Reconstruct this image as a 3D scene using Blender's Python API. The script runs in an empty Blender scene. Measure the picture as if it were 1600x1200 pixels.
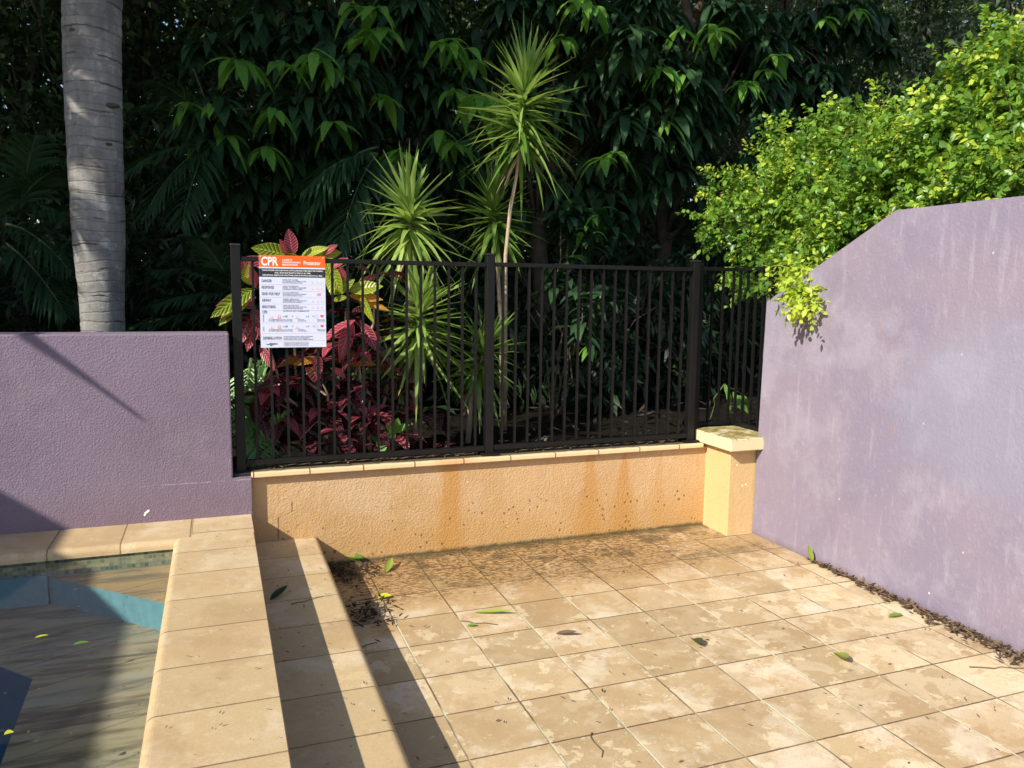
import bpy, bmesh, math, random
import numpy as np
from mathutils import Vector, Matrix
random.seed(7); rng = np.random.default_rng(7)
R = math.radians
S = bpy.context.scene; COL = S.collection

# ------------------------------------------------------------------ camera
CP = np.array([-0.7596, -3.5809, 1.5798]); YAW, PITCH, ROLL, F = -0.36052, 0.11756, 0.012595, 1227.756
cy, sy = math.cos(YAW), math.sin(YAW)
_f = np.array([-sy*math.cos(PITCH), cy*math.cos(PITCH), -math.sin(PITCH)])
_r = np.array([cy, sy, 0.0]); _u = np.cross(_r, _f)
CR = math.cos(ROLL)*_r + math.sin(ROLL)*_u; CU = -math.sin(ROLL)*_r + math.cos(ROLL)*_u
cam = bpy.data.cameras.new('camera'); co = bpy.data.objects.new('camera', cam); COL.objects.link(co)
m = Matrix(((CR[0], CU[0], -_f[0], CP[0]), (CR[1], CU[1], -_f[1], CP[1]), (CR[2], CU[2], -_f[2], CP[2]), (0, 0, 0, 1)))
co.matrix_world = m
cam.sensor_width = 36; cam.lens = F/1600*36; cam.clip_end = 500; cam.clip_start = 0.05
S.camera = co
def ray(u, v): return (u-800)/F*CR - (v-600)/F*CU + _f
def onx(u, v, x): d = ray(u, v); return CP + (x-CP[0])/d[0]*d
def ony(u, v, y): d = ray(u, v); return CP + (y-CP[1])/d[1]*d
def onz(u, v, z): d = ray(u, v); return CP + (z-CP[2])/d[2]*d

# ------------------------------------------------------------------ light
SD = np.array([1.3, 0.72, -1.0]); SD /= np.linalg.norm(SD)      # way the sunlight travels
EL = math.asin(-SD[2]); AZ = math.atan2(-SD[0], -SD[1])
w = bpy.data.worlds.new('World'); S.world = w; w.use_nodes = True
nt = w.node_tree; sky = nt.nodes.new('ShaderNodeTexSky'); sky.sky_type = 'NISHITA'; sky.sun_disc = False
sky.sun_elevation = EL; sky.sun_rotation = AZ % (2*math.pi)
bg = nt.nodes['Background']; bg.inputs[1].default_value = 0.125
nt.links.new(sky.outputs[0], bg.inputs[0])
sl = bpy.data.lights.new('sun', 'SUN'); sl.energy = 4.4; sl.angle = R(0.5); sl.color = (1.0, 0.93, 0.80)
so = bpy.data.objects.new('sun', sl); COL.objects.link(so); so.location = (-6, -4, 8)
so.rotation_euler = Vector(SD).to_track_quat('-Z', 'Y').to_euler()
S.view_settings.view_transform = 'Standard'; S.view_settings.look = 'None'
S.view_settings.exposure = 0.7; S.view_settings.gamma = 1
S.cycles.max_bounces = 8; S.cycles.transparent_max_bounces = 12

# ------------------------------------------------------------------ node helpers
class G:
    def __init__(s, name):
        s.m = bpy.data.materials.new(name); s.m.use_nodes = True; s.nt = s.m.node_tree
        s.p = s.nt.nodes['Principled BSDF']; s.out = s.nt.nodes['Material Output']
    def n(s, t, **kw):
        x = s.nt.nodes.new(t)
        for k, v in kw.items(): setattr(x, k, v)
        return x
    def put(s, sock, v):
        if isinstance(v, bpy.types.NodeSocket): s.nt.links.new(v, sock)
        elif v is not None:
            if sock.type == 'RGBA' and len(v) == 3: v = (*v, 1)
            sock.default_value = v
    def math(s, op, a, b=None, c=None, clamp=False):
        x = s.n('ShaderNodeMath', operation=op); x.use_clamp = clamp
        for i, v in enumerate((a, b, c)):
            if v is not None: s.put(x.inputs[i], v)
        return x.outputs[0]
    def pos(s):
        if not hasattr(s, '_p'): s._p = s.n('ShaderNodeNewGeometry').outputs['Position']
        return s._p
    def xyz(s):
        if not hasattr(s, '_x'):
            x = s.n('ShaderNodeSeparateXYZ'); s.put(x.inputs[0], s.pos()); s._x = x.outputs
        return s._x
    def vec(s, x, y, z):
        c = s.n('ShaderNodeCombineXYZ')
        for i, v in enumerate((x, y, z)): s.put(c.inputs[i], v)
        return c.outputs[0]
    def scaled(s, sc, v=None):
        x = s.n('ShaderNodeVectorMath', operation='MULTIPLY'); s.put(x.inputs[0], v or s.pos()); x.inputs[1].default_value = sc
        return x.outputs[0]
    def noise(s, scale, detail=4, rough=.55, v=None, dist=0, col=False):
        x = s.n('ShaderNodeTexNoise'); s.put(x.inputs['Vector'], v or s.pos())
        x.inputs['Scale'].default_value = scale; x.inputs['Detail'].default_value = detail
        x.inputs['Roughness'].default_value = rough; x.inputs['Distortion'].default_value = dist
        return x.outputs['Color' if col else 'Fac']
    def vor(s, scale, v=None, feature='F1'):
        x = s.n('ShaderNodeTexVoronoi', feature=feature); s.put(x.inputs['Vector'], v or s.pos()); x.inputs['Scale'].default_value = scale
        return x.outputs['Distance']
    def step(s, v, a, b):      # smooth ramp 0..1 from a to b
        x = s.n('ShaderNodeMapRange', interpolation_type='SMOOTHSTEP'); s.put(x.inputs['Value'], v)
        if a < b: lo, hi, t0, t1 = a, b, 0, 1
        else: lo, hi, t0, t1 = b, a, 1, 0
        x.inputs['From Min'].default_value = lo; x.inputs['From Max'].default_value = hi
        x.inputs['To Min'].default_value = t0; x.inputs['To Max'].default_value = t1
        return x.outputs[0]
    def mix(s, f, a, b, mode='MIX'):
        x = s.n('ShaderNodeMix', data_type='RGBA', blend_type=mode)
        s.put(x.inputs[0], f); s.put(x.inputs[6], a); s.put(x.inputs[7], b); return x.outputs[2]
    def bump(s, h, strength=.3, dist=.01, normal=None):
        x = s.n('ShaderNodeBump'); x.inputs['Strength'].default_value = strength; x.inputs['Distance'].default_value = dist
        s.put(x.inputs['Height'], h)
        if normal is not None: s.put(x.inputs['Normal'], normal)
        return x.outputs[0]
    def fin(s, color, rough=.6, normal=None, spec=.4):
        s.put(s.p.inputs['Base Color'], color); s.put(s.p.inputs['Roughness'], rough)
        s.p.inputs['Specular IOR Level'].default_value = spec
        if normal is not None: s.put(s.p.inputs['Normal'], normal)
        return s.m

def joint(g, coord, period, phase, w0=.0022, w1=.0048, wob=None):
    a = g.math('SUBTRACT', coord, phase); a = g.math('DIVIDE', a, period); a = g.math('ADD', a, .5)
    a = g.math('FRACT', a); a = g.math('SUBTRACT', a, .5); a = g.math('ABSOLUTE', a); a = g.math('MULTIPLY', a, period)
    if wob is not None: a = g.math('ADD', a, wob)
    return g.step(a, w1, w0)

def tile_material(name, px, phx, py, phy, patio=True):
    g = G(name); x, y, z = g.xyz()
    wob = g.math('MULTIPLY', g.math('SUBTRACT', g.noise(60, 2), .5), .004)
    jx = joint(g, x, px, phx, wob=wob) if px else 0.0
    jy = joint(g, y, py, phy, wob=wob) if py else 0.0
    j = g.math('MAXIMUM', jx, jy)
    ix = g.math('FLOOR', g.math('DIVIDE', g.math('SUBTRACT', x, phx), px or 50)); iy = g.math('FLOOR', g.math('DIVIDE', g.math('SUBTRACT', y, phy), py or 50))
    wn = g.n('ShaderNodeTexWhiteNoise', noise_dimensions='3D'); g.put(wn.inputs[0], g.vec(ix, iy, 1.0))
    idv = wn.outputs['Color']; idf = wn.outputs['Value']
    sh = g.n('ShaderNodeVectorMath', operation='MULTIPLY_ADD'); g.put(sh.inputs[0], idv); sh.inputs[1].default_value = (3, 3, 3); g.put(sh.inputs[2], g.pos())
    pv = sh.outputs[0]
    # pale limescale drying marks with crisp edges over a tan body
    n1 = g.noise(6.5, 7, .62, v=pv, dist=.5); n2 = g.noise(1.1, 3, .5)
    fine = g.noise(38, 6, .65)
    a = g.math('ADD', n1, g.math('MULTIPLY', g.math('SUBTRACT', n2, .5), .55))
    a = g.math('ADD', a, g.math('MULTIPLY', g.math('SUBTRACT', idf, .5), .08))
    if patio:
        a = g.math('ADD', a, g.math('MULTIPLY', g.step(x, 1.1, 2.5), .11))
        a = g.math('SUBTRACT', a, g.math('MULTIPLY', g.step(y, -.5, .5), .06))
    pale = g.step(a, .515, .545)
    tan = g.mix(fine, (.43, .32, .175), (.52, .415, .245))
    tan = g.mix(g.math('MULTIPLY', g.noise(2.3, 3), .55), tan, (.50, .33, .18))
    body = g.mix(g.math('MULTIPLY', pale, g.math('ADD', .34, g.math('MULTIPLY', g.step(x, .6, 2.3), .5)) if patio else .22), tan, (.62, .50, .33))
    ring = g.math('MULTIPLY', g.step(a, .50, .53), g.step(a, .56, .535))
    body = g.mix(g.math('MULTIPLY', ring, .22), body, (.42, .28, .15))
    # cloudy whitish centre of some tiles
    n3 = g.noise(3.2, 6, .7, v=pv); cl = g.math('MULTIPLY', g.step(n3, .50, .62), g.step(idf, .3, .5))
    body = g.mix(g.math('MULTIPLY', cl, .6 if patio else .3), body, (.66, .57, .44)); body = g.mix(g.math('MULTIPLY', g.step(g.noise(4.3, 6, .68), .55, .68), .4), body, (.33, .23, .13))
    damp = g.math('MULTIPLY', g.step(g.noise(2.1, 7, .66, dist=.4), .47, .60), .42)
    body = g.mix(damp, body, (.36, .235, .12))
    body = g.mix(g.math('MULTIPLY', g.step(g.noise(17, 7, .72), .55, .66), .35), body, (.62, .52, .36))
    body = g.mix(g.math('MULTIPLY', g.step(g.noise(140, 3, .6), .50, .66), .22), body, (.24, .16, .09))
    tint = g.math('ADD', g.math('MULTIPLY', idf, .20 if patio else .08), .90 if patio else 1.02)
    tv = g.n('ShaderNodeVectorMath', operation='SCALE'); g.put(tv.inputs[0], body); g.put(tv.inputs['Scale'], tint); body = tv.outputs[0]
    if patio:
        n4 = g.noise(8.5, 8, .66, v=pv, dist=.35)
        edge_m = g.math('ADD', n4, g.math('MULTIPLY', joint(g, x, px, phx, .0, .045), .05)); edge_m = g.math('SUBTRACT', edge_m, g.math('MULTIPLY', g.step(y, -.2, .5), .06))
        crisp = g.step(edge_m, .575, .588); body = g.mix(g.math('MULTIPLY', crisp, .52), body, (.72, .60, .40))
        rim = g.math('MULTIPLY', g.step(edge_m, .555, .575), g.step(edge_m, .60, .58)); body = g.mix(g.math('MULTIPLY', rim, .3), body, (.33, .22, .12))
        ctr = g.math('MULTIPLY', g.step(g.noise(4.2, 7, .7, v=pv), .53, .64), g.step(idf, .2, .45)); body = g.mix(g.math('MULTIPLY', ctr, .5), body, (.68, .60, .47))
    speck = g.step(g.vor(70), .16, .10)
    body = g.mix(g.math('MULTIPLY', speck, g.math('MULTIPLY', g.step(g.noise(6, 3), .5, .7), .6)), body, (.16, .10, .05))
    if patio:
        near = g.step(g.math('ADD', y, g.math('MULTIPLY', g.math('SUBTRACT', g.noise(3.5, 4), .5), 1.2)), -.35, .65)
        near = g.math('MULTIPLY', near, g.step(x, 3.4, 1.2))
        sv = g.n('ShaderNodeMapping'); g.put(sv.inputs[0], g.pos()); sv.inputs['Rotation'].default_value = (0, 0, R(-24)); sv.inputs['Scale'].default_value = (1, 2.6, 1)
        cr = g.math('MULTIPLY', g.step(g.noise(24, 6, .75, v=sv.outputs[0]), .47, .54), g.step(g.math('ADD', y, g.math('MULTIPLY', g.noise(3, 3), .6)), .30, .62))
        body = g.mix(g.math('MULTIPLY', near, .75), body, (.44, .255, .095))
        body = g.mix(g.math('MULTIPLY', g.math('MULTIPLY', near, cr), .82), body, (.075, .042, .016))
        alg = g.math('MULTIPLY', g.step(g.math('ADD', y, g.math('MULTIPLY', g.noise(9, 4), .25)), .86, 1.02), .75)
        body = g.mix(alg, body, (.07, .055, .02))
        grey = g.math('MULTIPLY', g.math('MULTIPLY', g.step(y, .1, .5), g.step(g.noise(4.6, 6, .7), .50, .62)), .75)
        body = g.mix(grey, body, (.10, .075, .035))
    gl = g.step(g.noise(1.9, 3), .42, .6)
    light_g = g.math('MULTIPLY', g.math('MULTIPLY', gl, g.step(y, .25, -.15)), jx if px else 0.0)
    groutc = g.mix(light_g, (.11, .065, .035), (.60, .60, .42))
    strength = g.math('ADD', g.math('MULTIPLY', g.noise(7, 3), .8), .48, clamp=True)
    body = g.mix(g.math('MULTIPLY', j, g.math('MULTIPLY', strength, 1.0 if patio else .75)), body, groutc)
    h = g.math('SUBTRACT', g.math('MULTIPLY', fine, .06), j)
    return g.fin(body, g.math('SUBTRACT', .62, g.math('MULTIPLY', pale, -.12)), g.bump(h, .5, .003), .35)

M = {}
M['patio'] = tile_material('patio_tile', .3, 0, .3, 0, True)
M['coping_y'] = tile_material('coping_tile', None, 0, .3, -.026, False)
M['coping_x'] = tile_material('pool_edge_tile', .31, -.91, None, 0, False)

def stucco(name, base, alt, pale, kind):
    g = G(name); x, y, z = g.xyz()
    n = g.noise(1.4, 4); c = g.mix(g.step(n, .35, .68), base, alt)
    v = g.scaled((1, 1, .16)) ; st = g.step(g.noise(19, 6, .68, v=v), .53, .70)
    c = g.mix(g.math('MULTIPLY', st, .34 if kind == 'right' else .25), c, pale); c = g.mix(g.math('MULTIPLY', g.step(g.noise(30, 5, .7), .56, .66), .22), c, pale); c = g.mix(g.math('MULTIPLY', g.step(g.noise(3.3, 6, .7), .54, .66), .22), c, [q*.72 for q in base])
    c = g.mix(g.math('MULTIPLY', g.step(g.noise(1.7, 6, .68), .48, .64), .38), c, pale)
    fl = g.step(g.vor(9), .07, .03)
    c = g.mix(g.math('MULTIPLY', fl, g.math('MULTIPLY', g.step(g.noise(5, 2), .56, .62), .6)), c, (.75, .7, .62))
    if kind == 'orange':
        # water stain running down from joints of the capping
        def drip(x0, w0, w1, s):
            ww = g.math('ADD', w0, g.math('MULTIPLY', g.math('SUBTRACT', .55, z), w1))
            d = g.math('ABSOLUTE', g.math('SUBTRACT', x, g.math('ADD', x0, g.math('MULTIPLY', g.math('SUBTRACT', g.noise(7, 3), .5), .04))))
            return g.math('MULTIPLY', g.step(g.math('ADD', g.math('DIVIDE', d, ww), g.math('MULTIPLY', g.math('SUBTRACT', g.noise(16, 4, .6), .5), 1.0)), 1.5, .35), s)
        d = g.math('MAXIMUM', drip(.535, .06, .06, 1.0), g.math('MAXIMUM', drip(1.47, .02, .17, .8), drip(1.72, .012, .17, .85)))
        d = g.math('MAXIMUM', d, drip(1.99, .008, .1, .35))
        c = g.mix(g.math('MULTIPLY', d, .7), c, (.47, .22, .05))
        low = g.math('MULTIPLY', g.step(g.math('ADD', z, g.math('MULTIPLY', g.math('SUBTRACT', g.noise(5, 4), .5), .3)), .42, .02), .55)
        c = g.mix(low, c, (.47, .26, .075))
        sp = g.math('MULTIPLY', g.step(g.vor(26, v=g.scaled((1, 1, .8))), .21, .15), g.math('MULTIPLY', g.step(g.noise(3.7, 3), .44, .5), g.step(z, .36, .25)))
        c = g.mix(g.math('MULTIPLY', sp, .75), c, (.12, .06, .02))
        al = g.step(g.math('ADD', z, g.math('MULTIPLY', g.noise(22, 3), .03)), .045, .018)
        c = g.mix(g.math('MULTIPLY', al, .85), c, (.05, .05, .02))
        # crack near the left end
        cx = g.math('ADD', -.467, g.math('MULTIPLY', g.step(z, .30, .335), .075)); cx = g.math('ADD', cx, g.math('MULTIPLY', g.math('SUBTRACT', g.noise(40, 2), .5), .018))
        cr = g.math('MULTIPLY', g.step(g.math('ABSOLUTE', g.math('SUBTRACT', x, cx)), .0045, .002), g.math('MULTIPLY', g.step(z, .40, .375), g.step(z, .17, .19)))
        c = g.mix(g.math('MULTIPLY', cr, .8), c, (.12, .06, .03))
    if kind == 'left':
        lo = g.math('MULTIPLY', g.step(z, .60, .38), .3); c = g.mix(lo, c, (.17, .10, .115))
        ln = g.math('ABSOLUTE', g.math('SUBTRACT', z, g.math('ADD', .538, g.math('MULTIPLY', g.noise(9, 3), .012))))
        c = g.mix(g.math('MULTIPLY', g.math('MULTIPLY', g.step(ln, .003, .001), g.step(x, -1.25, -.9)), g.math('MULTIPLY', g.step(g.noise(14, 2), .42, .55), .7)), c, (.45, .36, .34))
    if kind == 'right':
        # faded bluish patch and rust-coloured blots
        def blob(y0, z0, ry, rz):
            dy = g.math('DIVIDE', g.math('SUBTRACT', y, y0), ry); dz = g.math('DIVIDE', g.math('SUBTRACT', z, z0), rz)
            return g.math('ADD', g.math('MULTIPLY', dy, dy), g.math('MULTIPLY', dz, dz))
        b = g.step(g.math('ADD', blob(-1.0, 1.05, .55, .5), g.math('MULTIPLY', g.noise(3, 4), 1.0)), 1.7, .6)
        c = g.mix(g.math('MULTIPLY', b, .5), c, (.235, .25, .33))
        for (u, vv, ry, rz, k) in ((1376, 512, .012, .045, .5), (1374, 577, .012, .02, .45), (1397, 672, .016, .028, .6), (1411, 686, .01, .02, .35), (1387, 758, .01, .018, .5), (1393, 735, .008, .012, .5)):
            q = onx(u, vv, 2.54); e = g.step(g.math('ADD', blob(float(q[1]), float(q[2]), ry, rz), g.math('MULTIPLY', g.noise(60, 2), .5)), 1.5, .5)
            c = g.mix(g.math('MULTIPLY', e, k*.6), c, (.30, .20, .17))
        lo = g.step(g.math('ADD', z, g.math('MULTIPLY', g.noise(8, 4), .06)), .09, .02)
        c = g.mix(g.math('MULTIPLY', lo, .5), c, (.13, .09, .10))
    tex = g.noise({'left': 105, 'orange': 90}.get(kind, 60), 4, .55, dist=.5)
    tex2 = g.noise(190, 2, .5)
    h = g.math('ADD', g.math('ADD', g.step(tex, .34, .66), g.math('MULTIPLY', tex2, .35)), g.math('MULTIPLY', g.noise(14, 4), 1.2))
    return g.fin(c, .72, g.bump(h, {'right': .22, 'pillar': .22, 'orange': .40}.get(kind, .42), .005), .25)
M['orange'] = stucco('orange_render', (.55, .365, .195), (.50, .315, .15), (.63, .475, .31), 'orange')
M['purple_left'] = stucco('purple_render', (.205, .16, .215), (.18, .135, .185), (.26, .215, .265), 'left')
M['purple'] = stucco('faded_purple_render', (.205, .18, .25), (.24, .20, .26), (.35, .33, .40), 'right')
M['pillar'] = stucco('pillar_render', (.60, .42, .21), (.56, .38, .18), (.66, .52, .31), 'pillar')
g = G('cap_paint'); x, y, z = g.xyz()
nz = g.n('ShaderNodeSeparateXYZ'); g.put(nz.inputs[0], g.n('ShaderNodeNewGeometry').outputs['Normal'])
c = g.mix(g.noise(6, 4), (.64, .57, .37), (.58, .50, .31))
edge = g.math('MULTIPLY', g.step(g.noise(28, 5, .7), .54, .6), g.step(z, .635, .662))
c = g.mix(g.math('MULTIPLY', edge, .75), c, (.16, .12, .05))
moss = g.math('MULTIPLY', g.step(nz.outputs[2], .7, .9), g.step(g.noise(7, 6, .7), .36, .56))
c = g.mix(g.math('MULTIPLY', moss, .9), c, (.26, .21, .05)); moss2 = g.math('MULTIPLY', moss, g.step(g.noise(30, 5, .7), .5, .62))
c = g.mix(moss2, c, (.10, .085, .02))
M['cap'] = g.fin(c, .75, g.bump(g.noise(60, 5), .4, .004), .2)
g = G('wall_capping_tile'); x, y, z = g.xyz()
j = joint(g, x, .3, .008, .0022, .0045)
c = g.mix(g.noise(14, 5), (.80, .60, .36), (.66, .47, .26))
st = g.step(g.math('ABSOLUTE', g.math('SUBTRACT', x, g.math('ADD', .53, g.math('MULTIPLY', g.noise(9, 3), .05)))), .16, .05)
c = g.mix(g.math('MULTIPLY', st, .5), c, (.62, .30, .09))
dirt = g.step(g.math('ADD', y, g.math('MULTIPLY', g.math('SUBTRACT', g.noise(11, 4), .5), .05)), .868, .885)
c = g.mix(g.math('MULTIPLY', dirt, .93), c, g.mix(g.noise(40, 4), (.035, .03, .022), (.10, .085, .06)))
c = g.mix(j, c, (.10, .06, .03))
M['capping'] = g.fin(c, .7, g.bump(j, -.5, .003), .3)

def simple(name, c1, c2, scale=8, rough=.5, bump=0, spec=.4, metallic=0):
    g = G(name); n = g.noise(scale, 5, .6)
    g.p.inputs['Metallic'].default_value = metallic
    return g.fin(g.mix(g.step(n, .3, .7), c1, c2), rough, g.bump(g.noise(scale*6, 4), bump, .004) if bump else None, spec)
M['black'] = simple('black_powder_coat', (.006, .0058, .0058), (.009, .0088, .0085), 20, .42, 0, .25)
M['rubber'] = simple('black_plastic', (.012, .012, .012), (.02, .02, .02), 20, .5)
M['soil'] = simple('mulch', (.006, .0045, .003), (.016, .012, .008), 22, .95, 1.0, .1)
M['wood'] = simple('twig_bark', (.10, .075, .05), (.20, .155, .11), 14, .85, .6, .2)
M['pale_wood'] = simple('pale_cane_bark', (.30, .22, .15), (.42, .33, .24), 25, .8, .5, .2)
M['dark_wood'] = simple('dark_trunk_bark', (.05, .04, .03), (.10, .08, .06), 9, .9, .8, .15)
M['house'] = simple('cream_house_render', (.6, .55, .45), (.66, .6, .5), 3, .8, .3, .2)
M['roof'] = simple('grey_roofing', (.14, .14, .15), (.2, .2, .21), 4, .6, .2, .3)
M['rock'] = simple('pale_rubble', (.35, .32, .27), (.5, .46, .4), 20, .8, .5, .2)

g = G('palm_bark'); x, y, z = g.xyz()
zz = g.math('ADD', z, g.math('MULTIPLY', g.math('SUBTRACT', g.noise(2.4, 5, .6), .5), .11))
fr = g.math('FRACT', g.math('MULTIPLY', zz, 6.3)); fr = g.math('ABSOLUTE', g.math('SUBTRACT', fr, .5))
rg = g.math('MULTIPLY', g.step(fr, .05, .0), g.step(g.noise(7, 3), .40, .62))
fr2 = g.math('FRACT', g.math('MULTIPLY', zz, 16.0)); rg2 = g.math('MULTIPLY', g.step(g.math('ABSOLUTE', g.math('SUBTRACT', fr2, .5)), .14, .02), .35)
vs = g.noise(30, 4, .6, v=g.scaled((1, 1, .12)))
c = g.mix(vs, (.13, .125, .12), (.31, .30, .285)); c = g.mix(g.math('MULTIPLY', g.step(g.noise(9, 5, .65), .55, .66), .6), c, (.42, .41, .40))
c = g.mix(g.math('MULTIPLY', g.step(g.noise(4, 6, .7), .50, .62), .65), c, (.12, .108, .098))
c = g.mix(rg2, c, (.16, .14, .125)); c = g.mix(g.math('MULTIPLY', rg, .85), c, (.06, .05, .045)); c = g.mix(g.math('MULTIPLY', g.step(g.noise(26, 5, .7), .56, .68), .5), c, (.09, .085, .08))
h = g.math('SUBTRACT', g.math('MULTIPLY', vs, .3), g.math('ADD', rg, rg2))
M['palm_bark'] = g.fin(c, .85, g.bump(h, .7, .01), .2)

def leafmat(name, ca, cb, trans=.35, tcol=None, vein=None, vstr=.3, rough=.42, edge=None, nv=11, spec=.45):
    g = G(name)
    at = g.n('ShaderNodeAttribute', attribute_name='rnd').outputs['Fac']
    uv = g.n('ShaderNodeSeparateXYZ'); g.put(uv.inputs[0], g.n('ShaderNodeUVMap', uv_map='UVMap').outputs[0])
    c = g.mix(at, ca, cb); nrm = None
    if vein is not None or edge is not None:
        a = g.math('ABSOLUTE', g.math('SUBTRACT', uv.outputs[1], .5)); a = g.math('MULTIPLY', a, 2)
        k = g.math('SUBTRACT', uv.outputs[0], g.math('MULTIPLY', a, .16)); k = g.math('MULTIPLY', k, nv)
        k = g.math('ABSOLUTE', g.math('SUBTRACT', g.math('FRACT', k), .5))
        ve = g.math('MAXIMUM', g.step(k, .17, .05), g.step(a, .12, .05))
        if edge is not None: ve = g.math('MAXIMUM', ve, g.step(a, .86, .95))
        if vein is not None: c = g.mix(g.math('MULTIPLY', ve, vstr), c, vein)
        nrm = g.bump(g.step(k, .0, .5), .5, .006)
    g.fin(c, rough, nrm, spec)
    tr = g.n('ShaderNodeBsdfTranslucent'); g.put(tr.inputs[0], g.mix(.5, c, tcol) if tcol else c)
    mx = g.n('ShaderNodeMixShader'); mx.inputs[0].default_value = trans
    g.nt.links.new(g.p.outputs[0], mx.inputs[1]); g.nt.links.new(tr.outputs[0], mx.inputs[2]); g.nt.links.new(mx.outputs[0], g.out.inputs[0])
    return g.m
M['leaf_dark'] = leafmat('old_broad_leaf', (.017, .052, .022), (.05, .11, .042), .25, (.06, .16, .03), (.04, .08, .045), .5, .33)
M['leaf_new_bright'] = leafmat('bright_young_broad_leaf', (.12, .32, .05), (.26, .5, .08), .5, (.35, .7, .06), (.10, .26, .05), .5, .38)  # young leaf green brightened to stand in for sunlight on the tufts
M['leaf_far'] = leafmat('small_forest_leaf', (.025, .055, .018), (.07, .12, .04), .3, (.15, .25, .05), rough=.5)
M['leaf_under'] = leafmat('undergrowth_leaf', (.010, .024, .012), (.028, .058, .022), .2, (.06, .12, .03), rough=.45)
M['leaf_grey'] = leafmat('greyish_small_leaf', (.05, .085, .045), (.11, .16, .08), .25, (.15, .22, .08), rough=.5)
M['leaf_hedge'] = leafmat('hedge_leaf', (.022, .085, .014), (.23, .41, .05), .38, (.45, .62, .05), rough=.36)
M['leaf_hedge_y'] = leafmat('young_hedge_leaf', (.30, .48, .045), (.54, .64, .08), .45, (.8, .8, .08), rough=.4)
M['blade'] = leafmat('spiky_blade', (.09, .20, .03), (.40, .54, .14), .36, (.5, .65, .12), rough=.33, spec=.6)
M['palm_leaf'] = leafmat('palm_leaflet', (.018, .05, .022), (.04, .09, .035), .25, (.1, .25, .05), rough=.38)
M['palm_leaf_b'] = leafmat('bright_palm_leaflet', (.16, .36, .10), (.34, .58, .22), .3, (.3, .5, .1), rough=.35)  # leaflet green brightened in place of the sun the wall blocks
M['cr_red'] = leafmat('red_croton_leaf', (.17, .022, .035), (.36, .05, .075), .38, (.9, .15, .15), (.80, .22, .26), .8, .3, edge=1, nv=10)
M['cr_yel'] = leafmat('yellow_croton_leaf', (.09, .22, .02), (.26, .36, .03), .42, (.6, .75, .05), (.70, .62, .07), .8, .3, edge=1, nv=10)
M['cr_dark'] = leafmat('dark_croton_leaf', (.018, .008, .009), (.06, .013, .019), .12, (.25, .04, .05), (.34, .08, .095), .5, .20, edge=1, nv=10, spec=.6)
M['cr_org'] = leafmat('orange_croton_leaf', (.45, .14, .03), (.60, .25, .04), .4, (.9, .4, .05), (.8, .5, .08), .8, .3, edge=1, nv=10)
M['dead_blade'] = leafmat('dry_brown_blade', (.20, .14, .07), (.42, .33, .18), .2, rough=.7)
M['litter'] = leafmat('dead_leaf', (.06, .035, .022), (.20, .13, .08), .05, rough=.8)
M['old_litter'] = leafmat('rotting_leaf', (.010, .007, .005), (.040, .028, .018), .05, rough=.9)
M['green_fallen'] = leafmat('fallen_green_leaf', (.10, .20, .03), (.28, .36, .06), .2, rough=.5)
M['yellow_fallen'] = leafmat('fallen_yellow_leaf', (.45, .48, .03), (.6, .55, .05), .2, rough=.5)
M['straw'] = simple('dry_stalk', (.5, .42, .22), (.6, .5, .3), 20, .7)

# ------------------------------------------------------------------ mesh helpers
def tag(o, label=None, cat=None, group=None, kind=None):
    if label: o['label'] = label
    if cat: o['category'] = cat
    if group: o['group'] = group
    if kind: o['kind'] = kind
    return o
def wloc(o):
    v = Vector((0, 0, 0))
    while o: v += o.location; o = o.parent
    return v
def link(name, me, mat, parent=None, smooth=False):
    if parent: me.transform(Matrix.Translation(-wloc(parent)))
    o = bpy.data.objects.new(name, me); COL.objects.link(o)
    if mat: me.materials.append(mat)
    if parent: o.parent = parent
    if smooth: me.polygons.foreach_set('use_smooth', [True]*len(me.polygons))
    return o
def empty(name, loc, label, cat, group=None):
    o = bpy.data.objects.new(name, None); COL.objects.link(o); o.location = loc; o.empty_display_size = .1
    return tag(o, label, cat, group)
def bmo(name, bm, mat, parent=None, smooth=False):
    me = bpy.data.meshes.new(name); bm.normal_update(); bm.to_mesh(me); bm.free(); return link(name, me, mat, parent, smooth)
def box(bm, x0, x1, y0, y1, z0, z1, bev=0, seg=2):
    r = bmesh.ops.create_cube(bm, size=1.0, matrix=Matrix.Translation(((x0+x1)/2, (y0+y1)/2, (z0+z1)/2)) @ Matrix.Diagonal((x1-x0, y1-y0, z1-z0, 1)))
    if bev:
        es = list({e for v in r['verts'] for e in v.link_edges}); bmesh.ops.bevel(bm, geom=es, offset=bev, segments=seg, affect='EDGES', profile=.5)
def bx(name, mat, parent, *a, bev=0, seg=2): bm = bmesh.new(); box(bm, *a, bev=bev, seg=seg); return bmo(name, bm, mat, parent)
def prism(bm, pts, axis, a, b):
    """extrude polygon; axis 'y': pts are (x,z); 'x': pts are (y,z); 'z': (x,y)"""
    def P(p, t): return {'y': (p[0], t, p[1]), 'x': (t, p[0], p[1]), 'z': (p[0], p[1], t)}[axis]
    A = [bm.verts.new(P(p, a)) for p in pts]; B = [bm.verts.new(P(p, b)) for p in pts]
    bm.faces.new(A); bm.faces.new(B[::-1]); n = len(pts)
    for i in range(n): bm.faces.new((A[i], B[i], B[(i+1) % n], A[(i+1) % n]))
    bmesh.ops.recalc_face_normals(bm, faces=bm.faces)
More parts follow.
